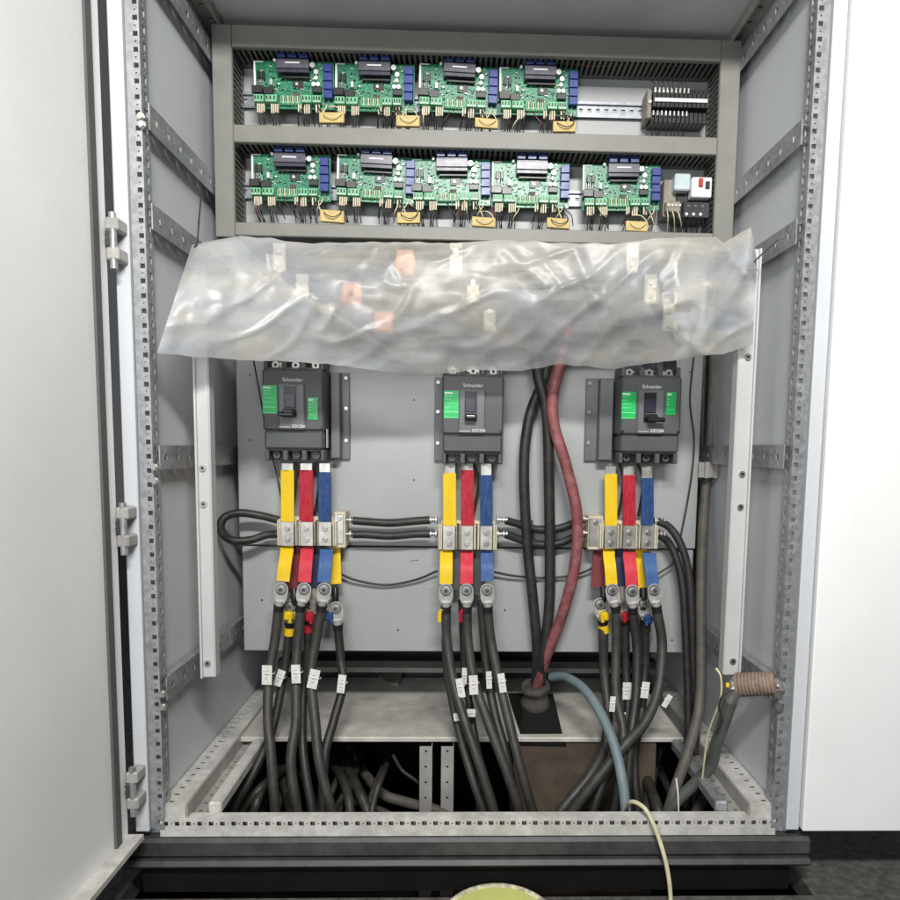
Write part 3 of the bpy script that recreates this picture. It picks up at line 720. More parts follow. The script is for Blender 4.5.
for (px, py, lb) in ((405, 260, 'topmost of the three orange insulators blurred behind the plastic'), (352, 292, 'leftmost of the three orange insulators blurred behind the plastic'), (384, 321, 'lowest of the three orange insulators blurred behind the plastic')):
    c = P(px, py, 1.56); m = MB(); m.bbox(c.x-.022, c.x+.022, 1.56, 1.578, c.z-.026, c.z+.024, orange, .005)
    o = m.build('insulator', None, lb, 'insulator', 'orange busbar insulators'); m = MB(); m.cyl((c.x, 1.553, c.z), (c.x, 1.56, c.z), .006, redp, 6); m.build('bolt', o)

# ================================================================== coloured straps, blocks, lugs
YS = 1.605
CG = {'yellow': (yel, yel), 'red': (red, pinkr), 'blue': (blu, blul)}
rfan = random.Random(4)
def strap(px0, px1, y0, y1, ymet, col, where, metal=steelbar):
    xc = (px0+px1)/2; w = S(px1-px0, YS)
    p = [P(xc, y0, YS), P(xc+.1, (y0+y1)/2, YS), P(xc+.2, y1, YS)]
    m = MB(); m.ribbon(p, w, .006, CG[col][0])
    o = m.build('coloured_strap', None, '%s sleeved strap hanging from the %s circuit breaker' % (col, where), 'busbar strap', 'sleeved straps under the breakers')
    m = MB(); q0 = P(xc, ymet, YS); m.bbox(q0.x-w*.44, q0.x+w*.44, YS-.002, YS+.002, p[0].z-.004, q0.z, metal, .001); m.build('bare_end', o)
def lower(top, bot, y0, y1, col, where, w, lugx, lugy, sc=1.0, dark=False):
    Ya, Yb = 1.588, 1.558
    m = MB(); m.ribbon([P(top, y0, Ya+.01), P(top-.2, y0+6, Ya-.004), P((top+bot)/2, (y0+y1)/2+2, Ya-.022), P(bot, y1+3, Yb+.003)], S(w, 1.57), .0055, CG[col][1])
    o = m.build('short_strap', None, 'short %s strap bolted below the %s connector block' % (col, where), 'busbar strap', 'short sleeved straps above the lugs')
    return o
def screw(mb, x, y, z, r=.006, h=.005):
    mb.cyl((x, y-h, z), (x, y, z), r, screwm, 6, smooth=False); mb.cyl((x, y-.0008, z), (x, y+.0002, z), r*1.45, screwm, 16)
def block(xs, w, y0, y1, where, brass):
    """cream insulating block with three metal clamps"""
    Y = 1.580
    xa, xb = xs[0]-w/2-2, xs[-1]+w/2+3
    a, b, c, d = rect(xa, y0-1, xb, y1+1, Y)
    t = thing('connector_block', ((a+b)/2, YP, c), 'cream connector block with three bolted metal clamps under the %s circuit breaker' % where, 'connector block', 'cream connector blocks under the breakers')
    m = MB(); m.bbox(a, b, 1.618, YP-.001, c+.004, d+.006, cream, .002)
    for i in range(3):
        for s in (-1, 1):
            x = P(xs[i]+s*(w/2+2.6), (y0+y1)/2, Y).x
            m.bbox(x-.0045, x+.0045, 1.585, 1.618, c+.002, d-.001, cream, .001)
            m.box(x-.0008, x+.0008, 1.5835, 1.585, c+.004, d-.003, tanp)
    m.build('insulator', t)
    for i in range(3):
        e = rect(xs[i]-w/2, y0, xs[i]+w/2, y1, Y); m = MB(); m.bbox(e[0], e[1], Y, Y+.006, e[2], e[3], steelbar, .001)
        m.bbox(e[0]+.001, e[1]-.001, Y+.006, Y+.030, e[2]+.008, e[3]-.010, zincd, .001)
        xx = (e[0]+e[1])/2; h = e[3]-e[2]
        screw(m, xx, Y, e[2]+h*.72, .0052); screw(m, xx, Y, e[2]+h*.26, .0052)
        m.build('metal_clamp', t)
    if brass:
        e = rect(*brass, 1.60); m = MB(); m.bbox(e[0], e[1], 1.600, YP-.002, e[2], e[3], cream, .002)
        m.bbox(e[0]+.002, e[1]-.004, 1.597, 1.600, e[2]+.010, e[3]-.006, steelbar, .001)
        screw(m, (e[0]+e[1])/2, 1.597, e[3]-.015, .005); m.build('side_plate', t)
specs = [
 ('left', [287.5, 306.5, 325], 13, 522, 546, (334, 512, 345.5, 548)),
 ('middle', [449, 467, 486.3], 12.5, 526, 550, None),
 ('right', [611, 629.5, 648], 12.5, 526, 549, (588, 516, 603, 550))]
for where, xs, w, y0, y1, br in specs: block(xs, w, y0, y1, where, br)
strap(281, 294, 470, 522, 463, 'yellow', 'left'); strap(299.5, 313, 470, 523, 463, 'red', 'left'); strap(318.5, 331, 472, 523, 463, 'blue', 'left')
strap(443, 456, 473, 527, 461, 'yellow', 'middle', zincd); strap(461, 474, 470, 527, 462, 'red', 'middle', zincd); strap(480, 492.5, 475, 527, 462, 'blue', 'middle')
strap(604.5, 617, 474, 526, 466, 'yellow', 'right'); strap(622.5, 635.5, 475, 528, 466, 'red', 'right'); strap(641, 653.5, 478, 528, 466, 'blue', 'right')
LOW = [
 ('left', 'yellow', 287, 283, 547, 578, 13), ('left', 'red', 307, 304.5, 548, 579, 13), ('left', 'blue', 326.5, 324, 549, 579, 13),
 ('middle', 'yellow', 446.5, 446, 551, 581, 13), ('middle', 'red', 467, 466.5, 552, 581, 13), ('middle', 'blue', 487, 487, 552, 578, 12.5),
 ('right', 'yellow', 609, 611.5, 550, 582, 12), ('right', 'red', 629.5, 632, 552, 584, 13), ('right', 'blue', 649.5, 652.5, 553, 583, 13)]
for (wh, col, tx, bx_, y0, y1, w) in LOW: lower(tx, bx_, y0, y1, col, wh, w, 0, 0)
# rear straps glimpsed between the front ones
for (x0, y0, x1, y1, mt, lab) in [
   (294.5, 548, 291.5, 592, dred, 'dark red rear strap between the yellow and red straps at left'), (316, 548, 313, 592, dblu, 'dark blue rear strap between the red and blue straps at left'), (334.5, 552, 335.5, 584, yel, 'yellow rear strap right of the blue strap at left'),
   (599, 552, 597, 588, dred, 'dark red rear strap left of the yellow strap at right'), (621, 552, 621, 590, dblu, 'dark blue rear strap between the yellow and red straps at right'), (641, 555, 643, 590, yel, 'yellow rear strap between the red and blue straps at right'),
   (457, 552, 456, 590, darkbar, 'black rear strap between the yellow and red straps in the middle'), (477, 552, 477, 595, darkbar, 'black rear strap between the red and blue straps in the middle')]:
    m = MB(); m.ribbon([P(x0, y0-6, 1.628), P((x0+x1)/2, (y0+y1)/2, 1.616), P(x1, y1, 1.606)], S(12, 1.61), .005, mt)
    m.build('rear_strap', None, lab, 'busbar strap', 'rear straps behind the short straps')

# ================================================================== cables
def lug(o, x, y, Y, dirp, w=13, tape=None):
    w *= 1.12
    """bolted cable lug: round palm, hex bolt, crimp barrel. dirp: where the barrel points (pixel point)"""
    c = P(x, y, Y); e = P(dirp[0], dirp[1], Y+.004); d = (e-c).normalized()
    m = MB(); r = S(w, Y)*.5
    side = Vector((d.z, 0, -d.x)).normalized()
    n = 12; out = []
    for i in range(n+1):
        t = PI*i/n; out.append(c - d*math.sin(t)*r + side*math.cos(t)*r)
    out += [c + d*r*1.2 - side*r, c + d*r*2.0 - side*r*.72, c + d*r*2.0 + side*r*.72, c + d*r*1.2 + side*r]
    k = len(out); F = [p+Vector((0, -.0030, 0)) for p in out]; B = [p+Vector((0, .0005, 0)) for p in out]
    m.add(F+B, [tuple(range(k)), tuple(range(k, 2*k))] + [(i, (i+1) % k, k+(i+1) % k, k+i) for i in range(k)], lugm)
    m.build('cable_lug', o)
    m = MB(); m.cyl(c+Vector((0, -.0044, 0)), c+Vector((0, -.0036, 0)), r*.80, darkm, 20)  # dark disc painted in round the bolt, in place of reflected contrast
    m.cyl(c+Vector((0, -.0056, 0)), c+Vector((0, -.0045, 0)), r*.68, zinc, 20); m.cyl(c+Vector((0, -.0105, 0)), c+Vector((0, -.0057, 0)), r*.50, screwm, 6, smooth=False)
    m.cyl(c+Vector((0, -.0125, 0)), c+Vector((0, -.0106, 0)), r*.26, darkm, 10); m.build('hex_bolt', o)
    m = MB(); m.cyl(c + d*r*1.75, c + d*r*2.5, r*.66, zincd, 16, r*.60); m.cyl(c + d*r*2.45, c + d*r*2.75, r*.78, blackp, 16); m.cyl(c + d*r*2.7, c + d*r*3.3, r*.70, blackp, 16, r*.74)
    m.build('crimp_barrel', o)
    if tape is not None:
        m = MB(); m.cyl(c + d*r*3.25, c + d*r*4.4, r*.80, tape, 16); m.build('colour_tape', o)
    return c + d*r*3.2
def cable(pts, wpx, mt, label, name='cable', cat='cable', group=None, lugat=None, tape=None, tagat=None, steps=8, extra=None):
    W = [P(*p) for p in pts]; r = S(wpx, pts[0][2])/2
    m = MB(); m.tube(W, r, mt, 14 if wpx > 4 else 8, steps)
    o = m.build(name, None, label, cat, group)
    if lugat: lug(o, *lugat, (pts[0][0], pts[0][1]), 12.5, tape)
    for tg in (tagat or []):
        x, y, Y, ang, w, h = tg[:6]
        c = P(x, y, Y-.012); g = MB(); w = S(w, Y)/2*1.12; h = S(h, Y)/2
        ca, sa = math.cos(ang), math.sin(ang)
        def q(u, v, dy): return (c.x+u*w*ca+v*h*sa, c.y+dy, c.z-u*w*sa+v*h*ca)
        vs = [q(-1,-1,-.001), q(1,-1,-.001), q(1,1,-.001), q(-1,1,-.001), q(-1,-1,.001), q(1,-1,.001), q(1,1,.001), q(-1,1,.001)]
        g.add(vs, [(0,1,2,3),(4,7,6,5),(0,4,5,1),(1,5,6,2),(2,6,7,3),(3,7,4,0)], tagm)
        nx = len(g.v)
        for k in (-.45, -.05, .3):      # faint handwriting strokes on the tag
            vs = [q(-.35,k,-.0013), q(.3,k+.1,-.0013), q(.3,k+.18,-.0013), q(-.35,k+.08,-.0013)]
            g.add(vs, [(0,1,2,3)], zincd)
        tie = MB(); tie.tube([q(-1.1,.1,.004), q(0,.15,-.003), q(1.2,.1,.004), q(1.1,0,.02)], .0012, tagm, 6, 6)
        go = g.build('cable_tag', o); tie.build('cable_tie', o)
    return o
g1, g2, g3 = 'cables below the left breaker', 'cables below the middle breaker', 'cables below the right breaker'
# left group
cable([(279, 606, 1.562), (275, 640, 1.56), (269, 676, 1.54), (268, 720, 1.50), (272, 765, 1.46), (276, 830, 1.43), (277, 880, 1.42)], 10, rubberg, 'thick grey cable on the yellow strap at left, white tag at its outer side', group=g1, lugat=(281.5, 589, 1.555), tagat=[(267, 675, 1.528, 0.03, 9, 20)])
cable([(301, 606, 1.562), (298, 640, 1.56), (296, 675, 1.54), (296, 720, 1.50), (291, 765, 1.46), (300, 830, 1.43), (303, 880, 1.42)], 10, rubberg, 'thick dark cable on the red strap at left, upright white tag', group=g1, lugat=(304.5, 589, 1.555), tagat=[(296, 674, 1.528, -0.03, 8, 19)])
cable([(322, 606, 1.562), (316, 640, 1.56), (311, 676, 1.54), (315, 720, 1.50), (320, 765, 1.46), (336, 830, 1.43), (340, 880, 1.42)], 10, rubberg, 'thick grey cable on the blue strap at left, slanted white tag', group=g1, lugat=(324.5, 589, 1.555), tagat=[(313.5, 679, 1.528, .22, 9, 20)])
cable([(290, 622, 1.605), (286, 660, 1.60), (281, 690, 1.58), (272, 730, 1.54), (255, 770, 1.48), (230, 815, 1.44), (215, 850, 1.43)], 8.5, rubber, 'black rear cable slanting left below the yellow tape at left', group=g1, lugat=(291, 606, 1.598), tape=yel, tagat=[(279.5, 678, 1.57, .35, 7, 17)])
cable([(308, 620, 1.605), (307, 660, 1.60), (303, 700, 1.57), (303, 750, 1.50), (312, 810, 1.45), (318, 850, 1.43)], 8.5, rubber, 'black rear cable with red tape at left', group=g1, lugat=(310, 603, 1.598), tape=red)
cable([(338, 628, 1.590), (341, 660, 1.585), (343, 685, 1.56), (334, 720, 1.52), (325, 755, 1.48), (322, 815, 1.44), (318, 850, 1.43)], 9, rubber, 'black cable with the outermost right tag at left', group=g1, lugat=(336, 608, 1.585), tagat=[(341.5, 684, 1.545, .12, 7, 19)])
for (x, y, mt, lb) in ((287, 617, yel, 'yellow tape wrap above the left rear cable'), (308, 618, red, 'red tape wrap between the left cables'), (328, 617, blu, 'blue tape wrap at the left lugs')):
    c = P(x, y, 1.578); m = MB(); m.bbox(c.x-.012, c.x+.012, c.y, c.y+.024, c.z-.011, c.z+.011, mt, .005); m.bbox(c.x+.003, c.x+.010, c.y-.002, c.y+.004, c.z-.016, c.z+.008, mt, .002); m.build('tape_wrap', None, lb, 'tape', 'coloured tape wraps')
for (x, y, mt, lb) in ((605, 617, yel, 'yellow tape wrap at the right lugs'), (627, 617, red, 'red tape wrap at the right lugs'), (649, 620, blu, 'blue tape wrap at the right lugs')):
    c = P(x, y, 1.578); m = MB(); m.bbox(c.x-.010, c.x+.011, c.y, c.y+.022, c.z-.012, c.z+.010, mt, .005); m.bbox(c.x-.009, c.x-.001, c.y-.002, c.y+.004, c.z-.015, c.z+.007, mt, .002); m.build('tape_wrap', None, lb, 'tape', 'coloured tape wraps')
# middle group
cable([(446, 612, 1.562), (447, 640, 1.56), (453, 680, 1.53), (466, 725, 1.48), (483, 775, 1.44), (497, 825, 1.42), (503, 870, 1.42)], 9.6, rubberg, 'thick grey cable on the yellow strap in the middle, leftmost tag', group=g2, lugat=(446, 590, 1.555), tagat=[(460.5, 688, 1.515, -.18, 6.5, 20)])
cable([(467, 612, 1.562), (468, 640, 1.56), (474, 680, 1.53), (488, 722, 1.48), (506, 770, 1.44), (520, 815, 1.42), (527, 870, 1.42)], 9.6, rubberg, 'thick grey cable on the red strap in the middle, broad white tag', group=g2, lugat=(466.5, 590, 1.555), tape=None, tagat=[(473.5, 685, 1.512, -.06, 8, 20)])
cable([(488, 612, 1.562), (491, 640, 1.56), (499, 680, 1.53), (509, 722, 1.48), (521, 770, 1.44), (536, 825, 1.42), (542, 870, 1.42)], 9.6, rubberg, 'thick grey cable on the blue strap in the middle, tag on its right', group=g2, lugat=(487, 590, 1.555), tagat=[(502, 683, 1.512, -.15, 6.5, 20)])
cable([(446, 598, 1.615), (446, 660, 1.60), (452, 700, 1.56), (460, 735, 1.52), (473, 780, 1.47), (490, 830, 1.44)], 8, rubberg, 'thin rear cable farthest left in the middle bunch', group=g2, tagat=[(457, 717, 1.525, -.1, 6, 8)])
cable([(462, 600, 1.615), (465, 670, 1.60), (471, 715, 1.56), (478, 755, 1.52), (490, 800, 1.47), (500, 850, 1.44)], 8, rubber, 'thin rear cable between the yellow and red cables in the middle', group=g2, tagat=[(464.5, 676, 1.56, 0, 4.5, 17), (471, 713, 1.525, 0, 8, 8)])
cable([(481, 600, 1.615), (487, 670, 1.59), (495, 715, 1.54), (506, 755, 1.49), (514, 800, 1.46), (516, 850, 1.44)], 9, rubberg, 'rear cable between the red and blue cables in the middle', group=g2, tagat=[(489, 680, 1.55, -.05, 5, 18)])
for i, (x, y, w_) in enumerate(((294, 598, 8), (314, 598, 8), (335, 597, 7), (603, 596, 7), (622, 596, 8), (643, 597, 8))):
    m = MB(); m.tube([P(x, y-9, 1.606), P(x+.5, y, 1.60), P(x-.5, y+12, 1.602)], S(w_, 1.6)/2, tanp if i % 3 == 1 else blackp, 12, 5)
    m.build('heat_shrink_boot', None, 'dark heat-shrink boot showing between the %s' % ('yellow and red lugs at left', 'red and blue lugs at left', 'blue lug and outer lug at left', 'outer and yellow lugs at right', 'yellow and red lugs at right', 'red and blue lugs at right')[i], 'cable boot', 'heat-shrink boots between the lugs')
# tape ends at middle group
for (x, mt, lb) in ((440, yel, 'loose end of yellow tape on the middle left lug'), (461, red, 'loose end of red tape on the centre lug')):
    m = MB(); m.ribbon([P(x+6, 609, 1.552), P(x, 612, 1.553), P(x-.5, 622, 1.556)], .008, .0015, mt, Vector((1, 0, .3))); m.build('tape_end', None, lb, 'tape', 'loose tape ends')
# right group
cable([(616, 612, 1.562), (616, 650, 1.56), (616, 695, 1.53), (623, 730, 1.49), (621, 770, 1.45), (612, 830, 1.42)], 9.6, rubberg, 'thick grey cable on the yellow strap at right, tied tag halfway', group=g3, lugat=(612, 590, 1.555), tagat=[(612.5, 704, 1.51, .05, 5, 16)])
cable([(633, 614, 1.562), (637, 650, 1.56), (636, 695, 1.53), (631, 735, 1.49), (628, 775, 1.46), (622, 830, 1.42)], 10, rubber, 'thick black cable on the red strap at right', group=g3, lugat=(632, 591, 1.555), tagat=[(645, 690, 1.53, .1, 7, 17)])
cable([(657, 611, 1.562), (662, 645, 1.56), (658, 690, 1.52), (645, 722, 1.48), (625, 745, 1.45), (600, 775, 1.43), (572, 812, 1.42), (550, 850, 1.42)], 10.5, rubberg, 'thick grey cable on the blue strap at right, bending away to the left', group=g3, lugat=(654, 590, 1.555), tagat=[(667, 701, 1.50, .5, 5, 14)])
cable([(603, 624, 1.602), (604, 670, 1.60), (608, 710, 1.56), (605, 745, 1.52), (590, 775, 1.47), (560, 812, 1.43), (545, 840, 1.42)], 10, rubberg, 'rear cable with yellow tape at right, curving left at the rail', group=g3, lugat=(600, 604, 1.598), tape=yel, tagat=[(622, 716, 1.52, .3, 5, 9)])
cable([(625, 622, 1.602), (626, 670, 1.60), (628, 710, 1.56), (618, 755, 1.50), (600, 790, 1.46), (585, 840, 1.43)], 9, rubber, 'black rear cable with red tape at right', group=g3, lugat=(622, 603, 1.598), tape=rubber, tagat=[(627, 691, 1.57, 0, 8, 18)])
cable([(645, 622, 1.602), (645, 670, 1.60), (641, 715, 1.56), (634, 760, 1.52), (640, 830, 1.46)], 9, rubber, 'black rear cable with dark blue tape at right', group=g3, lugat=(644, 603, 1.598), tape=rubber)
# tall black cables and the red one
gt = 'tall cables rising behind the plastic'
cable([(552, 330, 1.625), (545, 375, 1.622), (530, 415, 1.62), (524, 465, 1.615), (527, 540, 1.615), (533, 600, 1.615), (537, 650, 1.62), (536, 690, 1.66)], 10.5, rubber, 'left one of two tall black cables crossing beside the red cable', group=gt)
cable([(532, 330, 1.606), (538, 375, 1.603), (547, 415, 1.600), (549, 480, 1.605), (550, 560, 1.612), (549, 610, 1.615), (543, 660, 1.62), (540, 690, 1.66)], 11, rubber, 'right one of two tall black cables, passing under the red cable', group=gt)
cable([(570, 322, 1.58), (563, 355, 1.58), (553, 393, 1.58), (554, 425, 1.578), (566, 465, 1.575), (577, 515, 1.572), (575, 565, 1.575), (562, 615, 1.59), (545, 660, 1.62), (535, 695, 1.66), (531, 715, 1.70)], 11.5, redj, 'thick dusty red cable bowing from the plastic sheet to the floor', name='red_cable')
cable([(532, 520, 1.63), (533.5, 620, 1.63), (533.5, 700, 1.68)], 1.6, rubber, 'thin black wire hanging beside the tall black cables', name='wire')
# horizontal control cables between blocks
gc = 'black link cables between the connector blocks'
def link(pts, label, ends, loop=False):
    o = cable(pts, 8, rubber, label, name='link_cable', group=gc)
    for (x, y, s) in ends:
        c = P(x, y, 1.612); m = MB()
        for k, rr in ((0, .0085), (5.5, .0075), (9, .006)):
            a = P(x+s*k, y, 1.612); m.cyl(a-Vector((.0032, 0, 0)), a+Vector((.0032, 0, 0)), rr, darkm, 14); m.cyl(a-Vector((.0018, 0, 0)), a+Vector((.0018, 0, 0)), rr*1.08, lugm, 14)  # dark edges painted on the rings, for contrast the reflections lack
        m.cyl(P(x, y, 1.612), P(x+s*9, y, 1.612), .0045, screwm, 12); m.build('cable_gland', o)
link([(353, 520.5, 1.612), (365, 521.5, 1.612), (390, 523, 1.614), (415, 521, 1.612), (430, 520, 1.612)], 'upper link cable between the left and middle blocks', [(345, 520, 1), (436, 520, -1)])
link([(353, 534.5, 1.612), (365, 534.5, 1.612), (390, 536, 1.614), (415, 534, 1.612), (430, 534, 1.612)], 'lower link cable between the left and middle blocks', [(345, 534, 1), (436, 534, -1)])
link([(506, 520.5, 1.612), (518, 524, 1.62), (535, 529, 1.628), (555, 529, 1.628), (572, 524, 1.622), (584, 519, 1.612)], 'upper link cable between the middle and right blocks', [(498, 520, 1), (589, 519, -1)])
link([(506, 534.5, 1.612), (518, 539, 1.62), (535, 544, 1.628), (555, 544, 1.628), (572, 538, 1.622), (584, 533, 1.612)], 'lower link cable between the middle and right blocks', [(498, 534, 1), (589, 533, -1)])
link([(278, 520, 1.612), (262, 516, 1.612), (240, 513, 1.60), (224, 518, 1.58), (221, 530, 1.575), (231, 540, 1.585), (250, 540, 1.60), (266, 535, 1.612), (278, 534, 1.612)], 'black link cable looping back on itself left of the left block', [(283, 520, -1), (283, 534, -1)])
link([(658, 521, 1.612), (670, 528, 1.61), (681, 545, 1.60), (689, 575, 1.59), (692, 620, 1.58), (694, 680, 1.57), (696, 740, 1.55), (694, 800, 1.52), (690, 840, 1.5)], 'outer black cable arching down right of the right block', [(655, 521, 1)])
link([(658, 535, 1.612), (668, 542, 1.618), (677, 560, 1.61), (683, 590, 1.60), (686, 640, 1.59), (688, 700, 1.57), (688, 760, 1.54), (684, 830, 1.5)], 'inner black cable arching down right of the right block', [(655, 534, 1)])
# thin sagging wires
gw = 'thin black wires'
cable([(339, 573, 1.635), (355, 580, 1.64), (385, 585, 1.645), (415, 580, 1.642), (437, 571, 1.635)], 2.4, rubber, 'thin black wire sagging between left and middle straps', name='wire', cat='wire', group=gw)
cable([(494, 572, 1.635), (515, 576, 1.64), (545, 578, 1.645), (575, 575, 1.64), (595, 567, 1.635)], 2.4, rubber, 'thin black wire sagging between middle and right straps', name='wire', cat='wire', group=gw)
cable([(694, 355, 1.64), (690, 400, 1.64), (694, 440, 1.64), (691, 480, 1.64), (682, 530, 1.64), (675, 560, 1.635), (658, 574, 1.63)], 1.8, rubber, 'thin black wire wandering down right of the right breaker', name='wire', cat='wire', group=gw)
cable([(252, 352, 1.60), (260, 395, 1.61), (268, 440, 1.63), (278, 480, 1.635), (283, 510, 1.635)], 1.6, rubber, 'thin black wire slanting down left of the left breaker', name='wire', cat='wire', group=gw)
for i, (xa, xb) in enumerate(((296, 294), (315, 317), (472, 476), (619, 621), (637, 641))):
    cable([(xa, 462, 1.612), (xb+2, 480, 1.618), (xb, 500, 1.628), (xb-3, 516, 1.635)], 2.6, rubber, 'short black wire behind the coloured straps, %s' % ('left breaker inner', 'left breaker outer', 'middle breaker', 'right breaker inner', 'right breaker outer')[i], name='wire', cat='wire', group=gw)
# right side verticals
cable([(714, 340, 1.70), (712, 400, 1.70), (709, 450, 1.69), (704, 510, 1.65), (701, 580, 1.58), (701, 640, 1.55), (700, 700, 1.50), (690, 745, 1.45), (673, 795, 1.42), (660, 840, 1.41)], 9.5, tanj, 'brown-grey cable running down beside the right bar to the floor', name='brown_grey_cable')
cable([(728, 340, 1.72), (727, 420, 1.72), (724, 520, 1.70), (719, 600, 1.66), (712, 640, 1.64)], 9, rubberg, 'dark cable in the shade behind the right support bar', name='shaded_cable')
cable([(704, 330, 1.74), (702, 450, 1.74), (700, 560, 1.72), (696, 660, 1.70), (697, 760, 1.66)], 12, rubber, 'black cable rising in the gap at the right edge of the plate', name='gap_cable')
m = MB(); c = P(714, 466, 1.60); m.bbox(P(699, 466, 1.64).x, P(736, 466, 1.64).x, 1.640, 1.645, c.z-.03, c.z+.008, zincd, .001)
for x in (707, 716, 727): q = P(x, 466, 1.635); m.bbox(q.x-.005, q.x+.005, 1.632, 1.640, q.z-.03, q.z+.010, zincd, .001)
m.build('cable_clamp', None, 'dull metal clamp bar holding the cables right of the plate', 'clamp')
cable([(551, 677, 1.68), (565, 677, 1.64), (583, 688, 1.56), (600, 712, 1.48), (614, 745, 1.42), (623, 785, 1.37), (627, 830, 1.34), (627, 870, 1.33)], 9, bluej, 'blue-grey cable arching from the gland to the front rail', name='blue_grey_cable')
# earth conductor with ribbed coil on the right post
c0 = P(737, 685, 1.30); c1 = P(776, 683, 1.262)
t = thing('ribbed_coil', (c0+c1)/2, 'brown ribbed coil bolted to the right post', 'coil')
m = MB()
N = 11
for i in range(N):
    a = c0.lerp(c1, i/N); b = c0.lerp(c1, (i+.72)/N); e = c0.lerp(c1, (i+1)/N)
    m.cyl(a, b, S(12.5, 1.28), brownc, 20, S(12.8-.2*i, 1.28)); m.cyl(b, e, S(11, 1.28), brownc, 20)
m.build('ribbed_body', t)
m = MB(); d = (c1-c0).normalized(); m.cyl(c0-d*.006, c0, .017, screwm, 18); m.cyl(c0-d*.012, c0-d*.006, .011, screwm, 6, smooth=False); m.build('washer_and_nut', t)
m = MB(); m.cyl(c1, c1+d*.012, .010, screwm, 6, smooth=False); m.build('rear_nut', t)
m = MB(); m.cyl(c0-d*.020, c0-d*.012, .006, yel, 12, .005); m.build('yellow_tip', t)
o = cable([(731, 700, 1.29), (724, 722, 1.31), (716, 745, 1.34), (711, 765, 1.37), (696, 782, 1.40), (672, 808, 1.41), (655, 845, 1.41)], 13, greenj, 'thick grey-green cable hanging from the coil', name='grey_green_cable')
m = MB(); m.cyl(P(736, 690, 1.285), P(730, 702, 1.29), .013, screwm, 14, .011); m.build('cable_lug', o)
cable([(733, 690, 1.27), (724, 694, 1.27), (719, 706, 1.28), (722, 720, 1.29), (716, 735, 1.31)], 2.5, rubberg, 'thin grey wire curling at the coil end', name='wire', cat='wire', group=gw)
cable([(716, 668, 1.30), (721, 678, 1.29), (720, 700, 1.30), (708, 735, 1.34), (702, 780, 1.38)], 2.2, creamw, 'thin pale wire beside the grey-green cable', name='wire', cat='wire', group=gw)
cable([(676, 778, 1.36), (678, 795, 1.35), (679, 830, 1.34)], 1.8, tagm, 'tiny pale wire end standing in the floor opening at right', name='wire', cat='wire', group=gw)
# yellow-white wire over the front rail
cable([(626, 812, 1.34), (629, 803, 1.30), (636, 802.5, 1.275), (646, 810, 1.252), (655, 828, 1.238), (664, 855, 1.222), (669, 880, 1.215), (671, 905, 1.21)], 4.2, creamw, 'pale yellow wire draped over the front rail to the floor', name='wire', cat='wire', group=gw)

for i, (py, x0, x1) in enumerate(((250, 268, 690), (276, 300, 640), (284, 250, 610), (306, 300, 690), (336, 330, 560), (343, 420, 680))):
    cable([(x0, py, 1.585), ((x0*2+x1)/3, py+4, 1.570), ((x0+x1*2)/3, py-2, 1.570), (x1, py+3, 1.585)], 7, rubber, '%s black cable running across behind the plastic sheet' % ('topmost', 'second highest', 'third highest', 'fourth highest', 'second lowest', 'lowest')[i], name='crossing_cable', group='black cables behind the plastic sheet')
# gland, scraps, strips
t = thing('cable_boot', P(537, 742, 1.575), 'black rubber boot spread round the foot of the red cable', 'cable boot')
m = MB()
ring0 = [P(527, 693, 1.70), P(549, 693, 1.70), P(551, 699, 1.66), P(525, 699, 1.66)]
ring1 = [P(508, 693, 1.86), P(553, 693, 1.88), P(566, 744, 1.578), P(519, 743, 1.578)]
vs = [ring0[0], ring0[1], ring0[2], ring0[3], ring1[0], ring1[1], ring1[2], ring1[3]]
for i in range(4): vs.append(vs[4+i]+Vector((0, 0, -.006)))
m.add(vs, [(0,1,5,4),(1,2,6,5),(2,3,7,6),(3,0,4,7),(4,5,9,8),(5,6,10,9),(6,7,11,10),(7,4,8,11),(8,9,10,11),(0,3,2,1)], blackm); m.build('skirt', t)
m = MB(); m.tube([P(535, 684, 1.655), P(536, 694, 1.66), P(535, 706, 1.665)], .034, clothm, 18, 6, rf=lambda s: 1.0+.12*math.sin(s*9)); m.build('cloth_wrap', t)
m = MB(); m.bbox(P(513, 770, YG+.012).x, P(655, 770, YG+.012).x, YG+.008, YG+.014, -1.15, ZF-.016, brownb, .001)
m.build('brown_plate', None, 'brown stained upright plate below the shelf edge on the right', 'plate')
m = MB(); c = [P(377, 676, 1.95), P(392, 668, 2.00), P(408, 674, 1.95), P(399, 688, 1.86)]
zf = ZF-.002
pts = []
for (px, py) in ((379, 676), (390, 667.5), (404, 671), (399, 686), (388, 684)):
    d0 = P(px, py, 1.0); k = (zf+.001)/d0.z; pts.append(d0*k)
n = len(pts); vs = [p+Vector((0, 0, .000)) for p in pts]+[p+Vector((0, 0, .004+.003*(i % 2))) for i, p in enumerate(pts)]
m.add(vs, [tuple(range(n)), tuple(range(n, 2*n))]+[(i, (i+1) % n, n+(i+1) % n, n+i) for i in range(n)], bagm)
m.build('plastic_scrap', None, 'small clear plastic scrap lying on the dusty shelf', 'scrap')
for (x0, x1, lb) in ((419.5, 432, 'left one of two punched upright metal strips in the floor opening'), (441, 453.5, 'right one of two punched upright metal strips in the floor opening')):
    a, b, c_, d_ = rect(x0, 752, x1, 815, 1.56)
    m = MB(); hh = (a+b)/2
    perf(m, 'z', -1.1, ZF-.018, a, b, 1.558, 1.561, hh, .0055, .039, zincd, False, 'xy')
    m.box(b-.002, b, 1.561, 1.58, -1.1, ZF-.018, zincd)
    m.build('punched_strip', None, lb, 'metal strip', 'punched strips in the floor opening')
